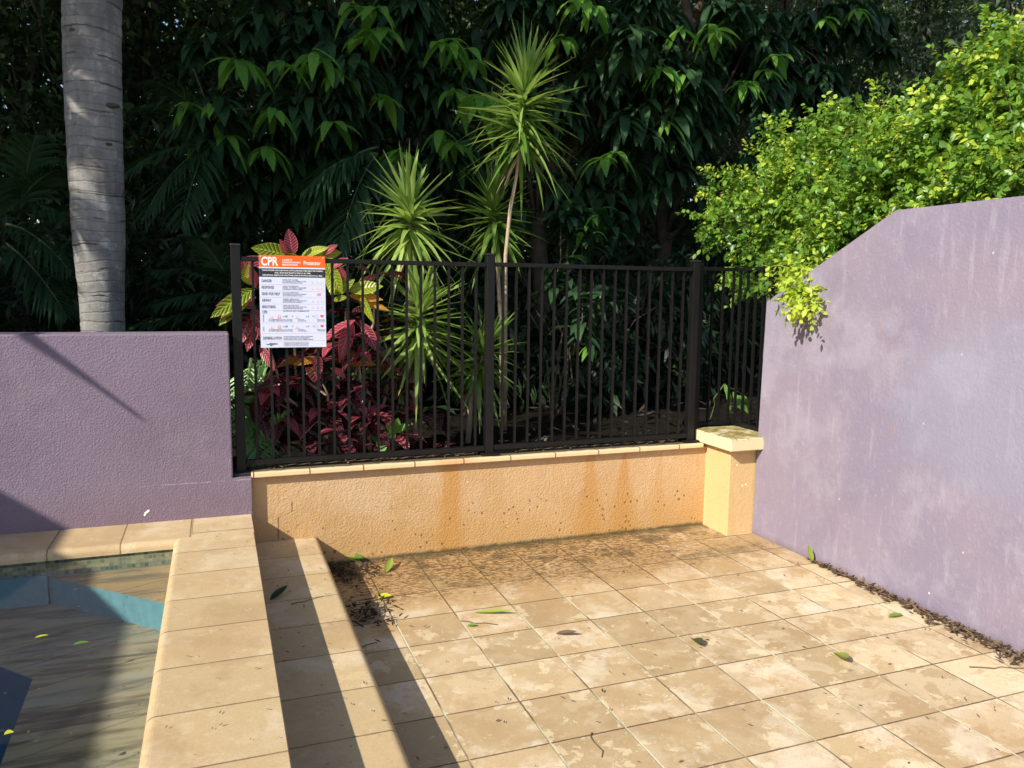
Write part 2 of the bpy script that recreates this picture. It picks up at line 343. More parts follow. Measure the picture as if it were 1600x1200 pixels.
def tube_arrays(pts, rad, k=8):
    pts = np.asarray(pts, float); n = len(pts); t = np.gradient(pts, axis=0); t /= np.linalg.norm(t, axis=1)[:, None]+1e-9
    ref = np.array([0, 0, 1.0]) if abs(t[0][2]) < .9 else np.array([1.0, 0, 0]); V = []
    for i in range(n):
        a = np.cross(t[i], ref); a /= np.linalg.norm(a)+1e-9; b = np.cross(t[i], a)
        for q in range(k):
            an = 2*math.pi*q/k; V.append(pts[i] + rad[i]*(math.cos(an)*a + math.sin(an)*b))
    Fc = [(i*k+q, i*k+(q+1) % k, (i+1)*k+(q+1) % k, (i+1)*k+q) for i in range(n-1) for q in range(k)]
    Fc += [tuple(range(k))[::-1], tuple((n-1)*k+q for q in range(k))]
    return V, Fc
def tubes(name, lst, mat, parent=None, k=8):
    V, Fc = [], []
    for pts, rad in lst:
        v, f = tube_arrays(pts, rad, k); o = len(V); V += v; Fc += [tuple(i+o for i in q) for q in f]
    me = bpy.data.meshes.new(name); me.from_pydata([tuple(v) for v in V], [], Fc); return link(name, me, mat, parent, True)

PROF = {'lance': lambda t: np.sin(np.pi*np.clip(t, 0, 1)**.85)**.8, 'blade': lambda t: np.clip(.35+4*t, 0, 1)*(1-t**2.2)+.02,
        'oval': lambda t: np.sqrt(np.clip(1-(2*t-1)**2, 0, 1)), 'leaflet': lambda t: np.clip(t*8+.2, 0, 1)*(1-t**1.8)+.02}
def leaves(name, mat, B, D, N, L, W, parent=None, droop=.3, fold=.25, n=3, prof='lance', rnd=None, smooth=True, curl=0.0):
    B = np.atleast_2d(np.asarray(B, float)); D = np.atleast_2d(np.asarray(D, float)); m_ = len(B)
    N = np.broadcast_to(np.asarray(N, float), (m_, 3)); L = np.broadcast_to(L, (m_,)); W = np.broadcast_to(W, (m_,)); droop = np.broadcast_to(droop, (m_,))
    D = D/(np.linalg.norm(D, axis=1)[:, None]+1e-9)
    Sd = np.cross(D, N); Sd /= np.linalg.norm(Sd, axis=1)[:, None]+1e-6
    U = np.cross(Sd, D)
    t = np.linspace(0, 1, n+1); wv = np.maximum(PROF[prof](t), .04)
    C = B[:, None, :] + L[:, None, None]*(t[None, :, None]*D[:, None, :]*(1-.25*droop[:, None, None]*t[None, :, None]) + droop[:, None, None]*(t**2)[None, :, None]*np.array([0, 0, -1.0]))
    if curl: C = C + (L[:, None, None]*curl*(t**2)[None, :, None])*U[:, None, :]
    ww = .5*W[:, None]*wv[None, :]
    V = np.empty((m_, n+1, 3, 3))
    V[:, :, 1] = C
    for k, s in ((0, -1), (2, 1)):
        V[:, :, k] = C + s*ww[:, :, None]*Sd[:, None, :] + fold*ww[:, :, None]*U[:, None, :]
    V = V.reshape(-1, 3)
    base = (np.arange(m_)*(n+1)*3)[:, None, None]; i = np.arange(n)[None, :, None]; q = np.arange(2)[None, None, :]
    a = base + i*3 + q; Fa = np.stack([a, a+1, a+4, a+3], -1).reshape(-1, 4)
    me = bpy.data.meshes.new(name); nf = len(Fa)
    me.vertices.add(len(V)); me.vertices.foreach_set('co', V.ravel())
    me.loops.add(nf*4); me.loops.foreach_set('vertex_index', Fa.ravel().astype(np.int32))
    me.polygons.add(nf); me.polygons.foreach_set('loop_start', np.arange(nf, dtype=np.int32)*4)
    me.update(calc_edges=True)
    uvv = np.empty((m_, n+1, 3, 2)); uvv[..., 0] = t[None, :, None]; uvv[..., 1] = np.array([0, .5, 1])[None, None, :]; uvv = uvv.reshape(-1, 2)
    uv = me.uv_layers.new(name='UVMap'); uv.data.foreach_set('uv', uvv[Fa.ravel()].ravel())
    at = me.attributes.new('rnd', 'FLOAT', 'FACE'); r_ = rng.random(m_) if rnd is None else np.asarray(rnd, float)
    at.data.foreach_set('value', np.repeat(r_, n*2).astype(np.float32))
    return link(name, me, mat, parent, smooth)
def unit(v): v = np.asarray(v, float); return v/(np.linalg.norm(v, axis=-1, keepdims=True)+1e-9)
def rdir(n): return unit(rng.normal(size=(n, 3)))
def blob(u, v, y, rp, flat=.8):     # a clump of foliage: centre and radii in metres
    c = ony(u, v, y); d = float((c-CP)@_f); r = rp*d/F*.95; return (c, np.array([r, r*flat, r]))
def blobx(u, v, x, rp): c = onx(u, v, x); d = float((c-CP)@_f); r = rp*d/F*.9; return (c, np.array([r*.8, r, r]))
def fill(blobs, n, shell=.55):
    blobs = [(np.array(a, float), np.array(b, float)) for a, b in blobs]
    vol = np.array([b[1].prod()**(2/3) for b in blobs]); k = rng.choice(len(blobs), n, p=vol/vol.sum())
    rr = shell + (1-shell)*rng.random(n)**.6; d = rdir(n)
    c = np.array([b[0] for b in blobs])[k]; r = np.array([b[1] for b in blobs])[k]
    return c + d*r*rr[:, None], d

# ------------------------------------------------------------------ ground, patio, pool
bm = bmesh.new(); prism(bm, [(-60, -60), (60, -60), (60, 60), (-60, 60)], 'z', -.9, -.85); tag(bmo('ground', bm, M['soil']), kind='structure')
bx('patio_floor', M['patio'], None, -.255, 2.56, -9, .90, -.2, 0)['kind'] = 'structure'
# garden bed behind the walls, gently rising
bm = bmesh.new(); nx, ny = 60, 50; gv = []
for j in range(ny):
    for i in range(nx):
        X = -12+26*i/(nx-1); Y = .99+18*(j/(ny-1))**1.6
        if X > 2.7: pass
        gv.append(bm.verts.new((X, Y, .47+.03*math.sin(X*3.1+Y*2)+.02*math.sin(X*9+Y*7)+max(0, Y-5)*.12)))
for j in range(ny-1):
    for i in range(nx-1): bm.faces.new((gv[j*nx+i], gv[j*nx+i+1], gv[(j+1)*nx+i+1], gv[(j+1)*nx+i]))
tag(bmo('garden_soil', bm, M['soil'], None, True), kind='structure')
bx('side_garden_soil', M['soil'], None, 2.76, 9, -9, 1.0, .2, .46)['kind'] = 'structure'

def nose(x0, x1, z0, z1, r, side):     # slab profile with a bullnosed edge at x1 (side=1) or x0 (-1)
    pts = []
    for k in range(7):
        a = math.pi/2*k/6; pts.append((r-r*math.cos(a), r*math.sin(a)))   # from the face up to the top
    if side > 0: P = [(x0, z0), (x1, z0)] + [(x1-p[0], z1-r+p[1]) for p in pts] + [(x0, z1)]
    else: P = [(x1, z0), (x0, z0)] + [(x0+p[0], z1-r+p[1]) for p in pts] + [(x1, z1)]
    return P
t = empty('tiled_step', (-.43, -2, 0), 'low tiled step with a rounded nose running beside the raised pool edge', 'step')
bm = bmesh.new(); prism(bm, nose(-.615, -.25, .0, .175, .028, 1), 'y', -7, .885); bmo('tread', bm, M['coping_y'], t)
t = empty('pool_edge', (-.8, -2, 0), 'raised tan tiled pool coping between the water and the low step', 'pool coping')
bm = bmesh.new()
ch = [(-.98, -7), (-.98, .405), (-.955, .47), (-.895, .565), (-.62, .565), (-.62, -7)]
P_ = nose(-.985, -.61, -.6, .35, .03, -1); P_[-1:] = [(-.613, .35), (-.61, .347)]
prism(bm, P_, 'y', -7, .50)
bmo('coping', bm, M['coping_y'], t)
bm = bmesh.new(); prism(bm, [(-.985, .5), (-.97, .53), (-.90, .574), (-.61, .574), (-.61, .5)], 'z', .30, .3495); bmo('corner_tile', bm, M['coping_y'], t)
bx('end_tile', M['coping_y'], t, -.903, -.61, .576, .842, 0, .35)
t = empty('pool_edge_strip', (-2, .6, 0), 'tan bullnosed pool coping strip at the foot of the left purple wall', 'pool coping')
P_ = [(b[0], b[1]) for b in nose(.485, .842, .305, .35, .03, -1)]
bm = bmesh.new(); prism(bm, P_, 'x', -7, -.905); bmo('coping', bm, M['coping_x'], t)

# pool shell
g = G('waterline_mosaic'); x, y, z = g.xyz()
bt = g.n('ShaderNodeTexBrick'); g.put(bt.inputs['Vector'], g.vec(x, z, 0.0)); bt.offset = 0; bt.inputs['Scale'].default_value = 1
bt.inputs['Brick Width'].default_value = .019; bt.inputs['Row Height'].default_value = .019; bt.inputs['Mortar Size'].default_value = .0012
bt.inputs['Color1'].default_value = (.045, .10, .07, 1); bt.inputs['Color2'].default_value = (.22, .25, .17, 1); bt.inputs['Mortar'].default_value = (.18, .20, .15, 1)
M['mosaic'] = g.fin(bt.outputs['Color'], .25)
def pool_floor(name, c1, c2, c3):
    g = G(name); mp = g.n('ShaderNodeMapping'); g.put(mp.inputs[0], g.pos()); mp.inputs['Rotation'].default_value = (0, 0, R(-24)); mp.inputs['Scale'].default_value = (.9, 4.6, 1)
    n = g.noise(2.2, 8, .64, v=mp.outputs[0], dist=1.1); c = g.mix(g.step(n, .36, .62), c1, c2)
    n2 = g.noise(1.7, 5, .6, v=mp.outputs[0], dist=.8); c = g.mix(g.math('MULTIPLY', g.step(n2, .5, .66), .7), c, c3)
    sp = g.math('MULTIPLY', g.step(g.vor(30, v=mp.outputs[0]), .22, .14), g.step(g.noise(2.5, 3), .45, .6))
    x, y, z = g.xyz(); ln = joint(g, g.math('ADD', g.math('MULTIPLY', y, .92), g.math('ADD', g.math('MULTIPLY', x, -.42), g.math('MULTIPLY', g.noise(2, 3), .05))), .23, .03, .003, .010)
    c = g.mix(g.math('MULTIPLY', ln, .28), c, (.035, .03, .02))
    return g.fin(g.mix(g.math('MULTIPLY', sp, .8), c, (.03, .025, .015)), .7)
M['pool_sand'] = pool_floor('sandy_pool_bench', (.17, .135, .08), (.36, .26, .13), (.40, .26, .10))
M['pool_grey'] = pool_floor('silted_pool_step', (.10, .088, .062), (.30, .26, .17), (.28, .275, .22))
M['pool_blue'] = simple('blue_pool_paint', (.085, .205, .245), (.11, .25, .29), 30, .6, .2)
M['pool_deep'] = simple('deep_blue_pool_paint', (.018, .085, .15), (.025, .11, .18), 5, .6)
pool = empty('swimming_pool', (-2.5, -1, 0), 'blue lined pool shell with silted steps under shallow water', 'pool')
wallm = bx('waterline_tiles', M['mosaic'], pool, -7, -.986, .497, .60, -.6, .304)
E1 = [(-7, .497)] + [tuple(onz(u, v, .225)[:2]) for u, v in ((0, 912), (75, 902), (169, 923), (259, 944))]
E1[1] = (E1[1][0], .44); E1[2] = (E1[2][0], .495)
last = E1[-1]; E1s = [E1[2], E1[3], (-.99, last[1])]
bm = bmesh.new(); prism(bm, E1s + [(-.99, .4965)], 'z', .098, .225)
bench = bmo('bench', bm, M['pool_sand'], pool)
bench.data.materials.append(M['pool_blue'])
for f in bench.data.polygons:
    if abs(f.normal.z) < .5: f.material_index = 1
bm = bmesh.new(); box(bm, -7, E1[2][0]-.002, .478, .4965, .099, .236); bmo('bench', bm, M['pool_blue'], pool)
dp = [tuple(onz(u, v, .1)[:2]) for u, v in ((0, 1041), (51, 1060), (0, 1196))]
low = [(-.99, .4965), (-7, .4965), (-7, dp[0][1]+.9), dp[0], dp[1], dp[2], (dp[2][0]-.35, -7), (-.99, -7)]
bm = bmesh.new(); prism(bm, low, 'z', -.55, .098); ls = bmo('lower_step', bm, M['pool_grey'], pool); ls.data.materials.append(M['pool_deep'])
for f in ls.data.polygons:
    if abs(f.normal.z) < .5: f.material_index = 1
bx('deep_floor', M['pool_deep'], pool, -7, -.99, -7, .4965, -.64, -.50)
g = G('pool_water'); tr = g.n('ShaderNodeBsdfTransparent'); tr.inputs[0].default_value = (.92, .96, .95, 1)
gl = g.n('ShaderNodeBsdfGlossy'); gl.inputs['Roughness'].default_value = .02
bn = g.bump(g.noise(5, 2, .5), .02, .02); g.nt.links.new(bn, gl.inputs['Normal'])
ge = g.n('ShaderNodeNewGeometry'); dt = g.n('ShaderNodeVectorMath', operation='DOT_PRODUCT'); g.put(dt.inputs[0], bn); g.put(dt.inputs[1], ge.outputs['Incoming'])
ic = g.math('SUBTRACT', 1.0, g.math('ABSOLUTE', dt.outputs['Value'])); frv = g.math('ADD', .02, g.math('MULTIPLY', .98, g.math('POWER', ic, 5.0)))
mx = g.n('ShaderNodeMixShader'); g.nt.links.new(frv, mx.inputs[0]); g.nt.links.new(tr.outputs[0], mx.inputs[1]); g.nt.links.new(gl.outputs[0], mx.inputs[2]); g.nt.links.new(mx.outputs[0], g.out.inputs[0])
bm = bmesh.new(); vs_ = [bm.verts.new(q) for q in ((-7, -7, .298), (-.984, -7, .298), (-.984, .4965, .298), (-7, .4965, .298))]; bm.faces.new(vs_)
tag(bmo('pool_water', bm, g.m), kind='structure')

# ------------------------------------------------------------------ walls
w_l = empty('purple_wall', (-3, .94, 0), 'low textured purple rendered wall behind the pool edge', 'wall')
bm = bmesh.new(); box(bm, -9, -.698, .84, 1.06, .3, 1.34, bev=.008); bmo('upper_wall', bm, M['purple_left'], w_l)
bx('footing', M['purple_left'], w_l, -9, -.605, .8385, .884, -.1, .557)
bm = bmesh.new(); box(bm, -.697, -.605, .884, 1.058, .2, .557); bmo('ledge', bm, M['purple_left'], w_l)
# small white drip on the wall
bm = bmesh.new(); q = ony(229, 801, .8375)
for k, (dx, dz, r) in enumerate(((-.008, -.012, .006), (-.003, -.003, .007), (.004, .003, .007), (.011, .009, .006))):
    bmesh.ops.create_icosphere(bm, subdivisions=2, radius=r, matrix=Matrix.Translation((q[0]+dx, .838, q[2]+dz)) @ Matrix.Diagonal((1, .35, 1, 1)))
M['white'] = simple('white_paint_drop', (.8, .8, .78), (.85, .85, .82), 20, .6)
bmo('paint_drip', bm, M['white'], w_l, True)

w_o = empty('planter_wall', (.9, .93, 0), 'low orange stucco planter wall with rusty water stains under the black fence', 'wall')
bx('render', M['orange'], w_o, -.604, 2.345, .885, 1.02, -.1, .547)
bx('capping', M['capping'], w_o, -.604, 2.30, .846, 1.025, .5475, .5755, bev=.005)
p_ = empty('pillar', (2.44, .73, 0), 'square pale orange pillar with a mossy cream cap in the patio corner', 'pillar')
bx('shaft', M['pillar'], p_, 2.344, 2.64, .612, .94, -.1, .578, bev=.004)
bm = bmesh.new(); box(bm, 2.29, 2.685, .535, .985, .578, .660, bev=.006); bmo('cap', bm, M['cap'], p_)
bm = bmesh.new()
for (u, v, yy) in ((1160, 759, None), (1166, 757, None), (1152, 727, None)):
    q = ony(u, v, .611); bmesh.ops.create_icosphere(bm, subdivisions=2, radius=.005, matrix=Matrix.Translation((q[0], .612, q[2])) @ Matrix.Diagonal((1, .4, 1, 1)))
bmo('paint_drip', bm, M['white'], p_, True)

w_r = empty('high_purple_wall', (2.64, -2, 0), 'tall faded purple rendered wall with a stepped sloping top on the right', 'wall')
bm = bmesh.new(); prism(bm, [(-9, -.1), (.608, -.1), (.575, 1.539), (.089, 1.775), (-.401, 2.02), (-9, 2.02)], 'x', 2.54, 2.75)
bmesh.ops.bevel(bm, geom=[e for e in bm.edges if min(v.co.z for v in e.verts) > 1.5], offset=.008, segments=2, affect='EDGES')
bmo('render', bm, M['purple'], w_r)

# ------------------------------------------------------------------ pool fence
fence = empty('pool_fence', (.79, .93, .575), 'black tubular metal pool fence standing on the orange planter wall', 'fence')
def post(x, y, z0, z1, par, s=.025, base=True):
    bm = bmesh.new(); box(bm, x-s, x+s, y-s, y+s, z0, z1, bev=.003); o = bmo('post', bm, M['black'], par)
    bm = bmesh.new(); box(bm, x-s-.002, x+s+.002, y-s-.002, y+s+.002, z1+.0005, z1+.014, bev=.004); bmo('post_cap', bm, M['rubber'], o)
    if base: bm = bmesh.new(); box(bm, x-s-.03, x+s+.03, y-s-.025, y+s+.025, z0+.0005, z0+.016, bev=.004); bmo('base_plate', bm, M['black'], o)
    return o
XL, XM, XR, FY = -.652, .79, 2.232, .93
post(XL, FY, .558, 1.80, fence); post(XM, FY, .576, 1.79, fence); post(XR, FY, .576, 1.785, fence)
bx('corner_post', M['black'], fence, XR+.026, XR+.075, FY+.01, FY+.06, .576, 1.78, bev=.003)
bmp = bmesh.new(); box(bmp, -.693, -.606, .862, 1.03, .5585, .5745, bev=.003); bmo('packer', bmp, M['rubber'], fence)
for a, b, zo in ((XL, XM, 0), (XM, XR, .003)):
    bx('top_rail', M['black'], fence, a+.026, b-.026, FY-.019, FY+.019, 1.722+zo, 1.747+zo, bev=.003)
    bx('bottom_rail', M['black'], fence, a+.026, b-.026, FY-.019, FY+.019, .603+zo, .634+zo, bev=.003)
    for k in range(16):
        X = a + .0865 + (b-a-.0865*2)*k/15
        bx('bar', M['black'], fence, X-.0066, X+.0066, FY-.0075, FY+.0075, .6345+zo, 1.7215+zo)
rf = empty('return_fence', (2.6, 1.03, .6), 'black metal fence panel turning the corner behind the mossy pillar cap', 'fence')
Y2 = 1.03; X2 = 2.63
bx('bottom_rail', M['black'], rf, XR+.08, X2, Y2-.019, Y2+.019, .66, .69, bev=.003); bx('top_rail', M['black'], rf, XR+.08, X2, Y2-.019, Y2+.019, 1.735, 1.76, bev=.003)
bx('bottom_rail', M['black'], rf, X2+.001, X2+.039, .60, Y2+.019, .661, .691, bev=.003); bx('top_rail', M['black'], rf, X2+.001, X2+.039, .60, Y2+.019, 1.736, 1.761, bev=.003)
for k in range(4): X = XR+.13+.0845*k; bx('bar', M['black'], rf, X-.0066, X+.0066, Y2-.0075, Y2+.0075, .6905, 1.7345)
for k in range(5): Y = Y2-.085*k-.03; bx('bar', M['black'], rf, X2+.0125, X2+.0275, Y-.0075, Y+.0075, .6915, 1.7355)

# ------------------------------------------------------------------ CPR sign
sg = empty('safety_sign', (-.36, .905, 1.25), 'white and orange CPR instruction sign fixed to the left end of the black fence', 'sign')
A_ = ony(403, 398, .905); B_ = ony(511, 542, .905)
SX0, SX1, SZ0, SZ1 = -.534, -.184, 1.256, 1.757; SWd, SHt = SX1-SX0, SZ1-SZ0; SY = .903
def flat(name, rgb, rough=.35):
    g = G(name); return g.fin(g.mix(g.noise(12, 3), tuple(c*.96 for c in rgb), rgb), rough)
Mw, Mo, Mk, Mr = flat('sign_white', (.60, .65, .82)), flat('sign_orange', (.80, .12, .01)), flat('sign_black', (.025, .027, .035)), flat('sign_pink', (.75, .30, .25))
Mwt = flat('sign_white_ink', (.85, .85, .85)); Mg = flat('sign_grey_ink', (.13, .14, .17)); Mred = flat('sign_red_ink', (.72, .08, .05))
bx('board', Mw, sg, SX0, SX1, SY, SY+.004, SZ0, SZ1, bev=.0008)
def sr(u0, u1, v0, v1, d=.0005):      # rectangle on the sign in 0..1 from the top left, as raised ink
    return (SX0+u0*SWd, SX0+u1*SWd, SY-d, SY-.0001, SZ1-v1*SHt, SZ1-v0*SHt)
bx('orange_header', Mo, sg, *sr(.0, 1, .0, .125)); bx('black_band', Mk, sg, *sr(.0, 1, .142, .233))
bml = {}
def txt(s_, u, v, h, mat, bold=.0, align='LEFT', wmax=None, rot=0):
    cu = bpy.data.curves.new('t', 'FONT'); cu.body = s_; cu.size = h*SHt/.69; cu.offset = bold*h*SHt; cu.align_x = align
    o = bpy.data.objects.new('t', cu); COL.objects.link(o); dg = bpy.context.evaluated_depsgraph_get(); dg.update()
    me = bpy.data.meshes.new_from_object(o.evaluated_get(dg)); bpy.data.objects.remove(o)
    co_ = np.array([v_.co[:] for v_ in me.vertices]) if len(me.vertices) else np.zeros((1, 3))
    wd = co_[:, 0].max()-co_[:, 0].min(); sc = 1
    if wmax and wd > 0: sc = wmax*SWd/wd
    T = Matrix.Translation((SX0+u*SWd, SY-.0009, SZ1-v*SHt)) @ Matrix.Rotation(math.pi/2, 4, 'X') @ Matrix.Rotation(rot, 4, 'Z') @ Matrix.Diagonal((sc, 1, 1, 1))
    me.transform(T); b = bml.setdefault(mat, bmesh.new()); b.from_mesh(me)
txt('CPR', .03, .108, .088, Mwt, .035, wmax=.25)
for k, (s_, wm) in enumerate((('A GUIDE TO', .15), ('CARDIOPULMONARY', .28), ('RESUSCITATION', .23))): txt(s_, .345, .055+.026*k, .016, Mwt, .03, wmax=wm)
txt('Protector', .665, .095, .042, Mwt, .015, wmax=.26)
for k, s_ in enumerate(('YOUNG CHILDREN SHOULD BE WITHIN ACTIVE SUPERVISION WHEN USING THIS SWIMMING', 'POOL. GATES MUST BE KEPT CLOSED AT ALL TIMES', 'KEEP ARTICLES, OBJECTS AND STRUCTURES CLEAR OF THE POOL FENCE AT ALL TIMES')):
    txt(s_, .5, .168+.026*k, .013, Mwt, .03, 'CENTER', wmax=(.92, .54, .90)[k])
rows = [('DANGER', .275, ('CHECK FOR DANGER', 'TO YOURSELF, TO OTHERS, TO THE', 'PATIENT, REMOVE THE DANGER OR MOVE THE PATIENT')),
        ('RESPONSE', .345, ('CHECK FOR RESPONSE', 'ASK THEIR NAME', 'SQUEEZE SHOULDERS')),
        ('SEND FOR HELP', .415, ('CALL 000 OR NEAREST PHONE', 'ASK FOR AN AMBULANCE, STAY ON THE LINE WITH THE OPERATOR', 'OR ASK ANOTHER PERSON TO CALL')),
        ('AIRWAY', .485, ('OPEN MOUTH', 'IF FOREIGN MATERIAL IS PRESENT PLACE IN', 'RECOVERY POSITION AND CLEAR AIRWAY')),
        ('BREATHING', .555, ('CHECK FOR BREATHING', 'NOT NORMAL BREATHING START CPR', 'NORMAL BREATHING PLACE IN RECOVERY')),
        ('CPR', .612, ()), ('DEFIBRILLATION', .895, ('ATTACH DEFIBRILLATOR AS SOON AS POSSIBLE', 'AND FOLLOW ITS PROMPTS', 'CONTINUE CPR UNTIL RESPONSIVE'))]
for nm, v, sub in rows:
    txt(nm, .03, v+.014, .030, Mg, .018, wmax={'DANGER': .15, 'RESPONSE': .18, 'SEND FOR HELP': .27, 'AIRWAY': .14, 'BREATHING': .20, 'CPR': .075, 'DEFIBRILLATION': .28}[nm])
    for k, s_ in enumerate(sub): txt(s_, .34 if nm != 'DEFIBRILLATION' else .34, v-.009+.0165*k, .0115, Mg, .02, wmax=(.24, .36, .30)[k] if nm != 'DEFIBRILLATION' else (.45, .4, .45)[k])
txt('NO SIGNS OF LIFE = COMMENCE CPR', .34, .606, .012, Mg, .03, wmax=.4)
lines = bmesh.new()
for v in (.312, .382, .452, .522, .59, .728, .843, .925): box(lines, *sr(.02, .98, v, v+.0022))
for v0 in (.66, .77):
    for u in (.135, .25, .52): box(lines, *sr(u, u+.07, v0+.02, v0+.026)); box(lines, *sr(u+.02, u+.026, v0-.005, v0+.02)); box(lines, *sr(u+.045, u+.05, v0, v0+.02))
    for a in range(18):
        t0, t1 = 2*math.pi*a/18, 2*math.pi*(a+1)/18
        for uc, rr in ((.285, .022), (.85, .025)):
            box(lines, *sr(uc+rr*math.cos(t0)-.003, uc+rr*math.cos(t0)+.003, v0+.7*rr*math.sin(t0)-.002, v0+.7*rr*math.sin(t0)+.002))
for v0 in (.28, .35, .49, .555):
    for u in (.78, .86, .92): box(lines, *sr(u, u+.045, v0+.01, v0+.014)); box(lines, *sr(u+.01, u+.014, v0-.01, v0+.01))
box(lines, *sr(.865, .925, .402, .432, .0006))
bmo('pink_pictograms', lines, Mr, sg)
for v0 in (.655, .765):
    txt('x 30', .34, v0+.012, .018, Mg, .03); txt('+', .47, v0+.012, .02, Mg, .03); txt('x 2', .69, v0+.012, .018, Mg, .03); txt('=', .79, v0+.012, .02, Mg, .03)
    for k, s_ in enumerate(('30 COMPRESSIONS ON CENTRE', 'OF CHEST, PUSH DOWN ONE THIRD')): txt(s_, .12, v0+.045+.014*k, .010, Mg, .02, wmax=.36)
    for k, s_ in enumerate(('2 BREATHS', 'TILT HEAD BACK')): txt(s_, .56, v0+.045+.014*k, .010, Mg, .02, wmax=(.1, .14)[k])
    for k, s_ in enumerate(('REPEAT UNTIL', 'HELP ARRIVES')): txt(s_, .86, v0+.045+.014*k, .010, Mg, .02, wmax=.12)
txt('ADULTS AND CHILDREN', .055, .715, .012, Mg, .02, wmax=.11, rot=math.pi/2); txt('INFANTS', .055, .82, .012, Mg, .02, wmax=.07, rot=math.pi/2)
for k in range(4): txt('IN AN EMERGENCY CALL 000 FOR AN AMBULANCE AND STAY ON THE LINE', .34, .948+.012*k, .008, Mg, .01, wmax=.38)
txt('MEMBER', .13, .968, .02, Mg, .01, wmax=.12)
for mt, b in list(bml.items()): bmo({Mwt.name: 'white_lettering', Mg.name: 'grey_lettering'}[mt.name], b, mt, sg)
for v0 in (.655, .765):
    hb = bmesh.new(); hp = []
    for k in range(24):
        a = 2*math.pi*k/24; hx = 16*math.sin(a)**3; hz = 13*math.cos(a)-5*math.cos(2*a)-2*math.cos(3*a)-math.cos(4*a)
        hp.append((SX0+.935*SWd+hx*.00058, SZ1-v0*SHt+hz*.00058))
    prism(hb, hp, 'y', SY-.0010, SY-.0001); bmo('red_heart', hb, Mred, sg)
sw = bmesh.new()
for k, (dx, dz) in enumerate(((0, 0), (.05, .010))):
    prism(sw, [(SX0+(.06+dx)*SWd, SZ1-(.952+dz)*SHt), (SX0+(.10+dx)*SWd, SZ1-(.972+dz)*SHt), (SX0+(.15+dx)*SWd, SZ1-(.948+dz)*SHt), (SX0+(.10+dx)*SWd, SZ1-(.962+dz)*SHt)], 'y', SY-.001, SY-.0001)
bmo('bird_logo', sw, Mk, sg)
for u in (.025, .97):
    scr = bmesh.new(); bmesh.ops.create_cone(scr, cap_ends=True, segments=12, radius1=.0045, radius2=.004, depth=.003, matrix=Matrix.Translation((SX0+u*SWd, SY-.002, SZ1-.018*SHt)) @ Matrix.Rotation(math.pi/2, 4, 'X')); bmo('screw', scr, M['rock'], sg)

# ------------------------------------------------------------------ plant builders
def polyline(a, b, n=6, wob=.05, sag=0):
    a, b = np.asarray(a, float), np.asarray(b, float); t = np.linspace(0, 1, n)[:, None]; L_ = np.linalg.norm(b-a)
    p = a+(b-a)*t; w_ = rng.normal(size=(n, 3))*wob*L_; w_[0] = 0; w_[-1] = 0; p += w_; p[:, 2] -= sag*L_*np.sin(np.pi*t[:, 0]); return p
def spiky(loc, stem, head_len, leaf, n, label, name='cordyline', cat='plant', group=None, rs=.022, up=.2, wid=.028, stemmat='pale_wood', br=(0, 1), nd=8):  # br: blade colour range, brighter for sunlit heads, darker for shaded ones
    """stem: list of points from the ground to the head base; the head carries n blades along head_len"""
    t = empty(name, loc, label, cat, group); stem = np.array(stem, float); top = stem[-1]; ax = unit(stem[-1]-stem[-2])
    tubes('stem', [(np.vstack([stem, top+ax*head_len*.8]), list(np.linspace(rs, rs*.7, len(stem)))+[rs*.3])], M[stemmat], t)
    k = np.arange(n); s_ = (k/n)**.8; az = k*2.39996+rng.random(n)*.3
    a = unit(np.cross(ax, [0, 1, .1])); b = np.cross(ax, a)
    el = np.radians(np.where(s_ < .72, -34+70*s_, 22+190*(s_-.72))+rng.normal(size=n)*13)
    out = np.cos(az)[:, None]*a+np.sin(az)[:, None]*b
    D = out*np.cos(el)[:, None]+ax*np.sin(el)[:, None]
    B = top+ax*(head_len*s_)[:, None]
    Ln = leaf*(.55+.55*rng.random(n))*(1-.22*s_)
    leaves('blades', M['blade'], B, D, unit(ax*.9+.3*rdir(n)), Ln, 1.45*wid*(.7+.5*rng.random(n)), t, droop=np.clip(.32-.28*s_, .03, .3)*(.2+1.8*rng.random(n)**2)+np.where((rng.random(n) < .16) & (s_ < .85), .25+.45*rng.random(n), 0), fold=.35, n=5, prof='blade', rnd=br[0]+(br[1]-br[0])*rng.random(n))
    az = rng.random(nd)*6.28; out = np.cos(az)[:, None]*a+np.sin(az)[:, None]*b
    leaves('dead_blades', M['dead_blade'], top-ax*(.12*rng.random(nd))[:, None], unit(out*.7-ax*(.5+rng.random(nd))[:, None]), unit(ax+.5*rdir(nd)), leaf*(.3+.25*rng.random(nd)), wid, t, droop=.3, fold=.5, n=5, prof='blade')
    return t
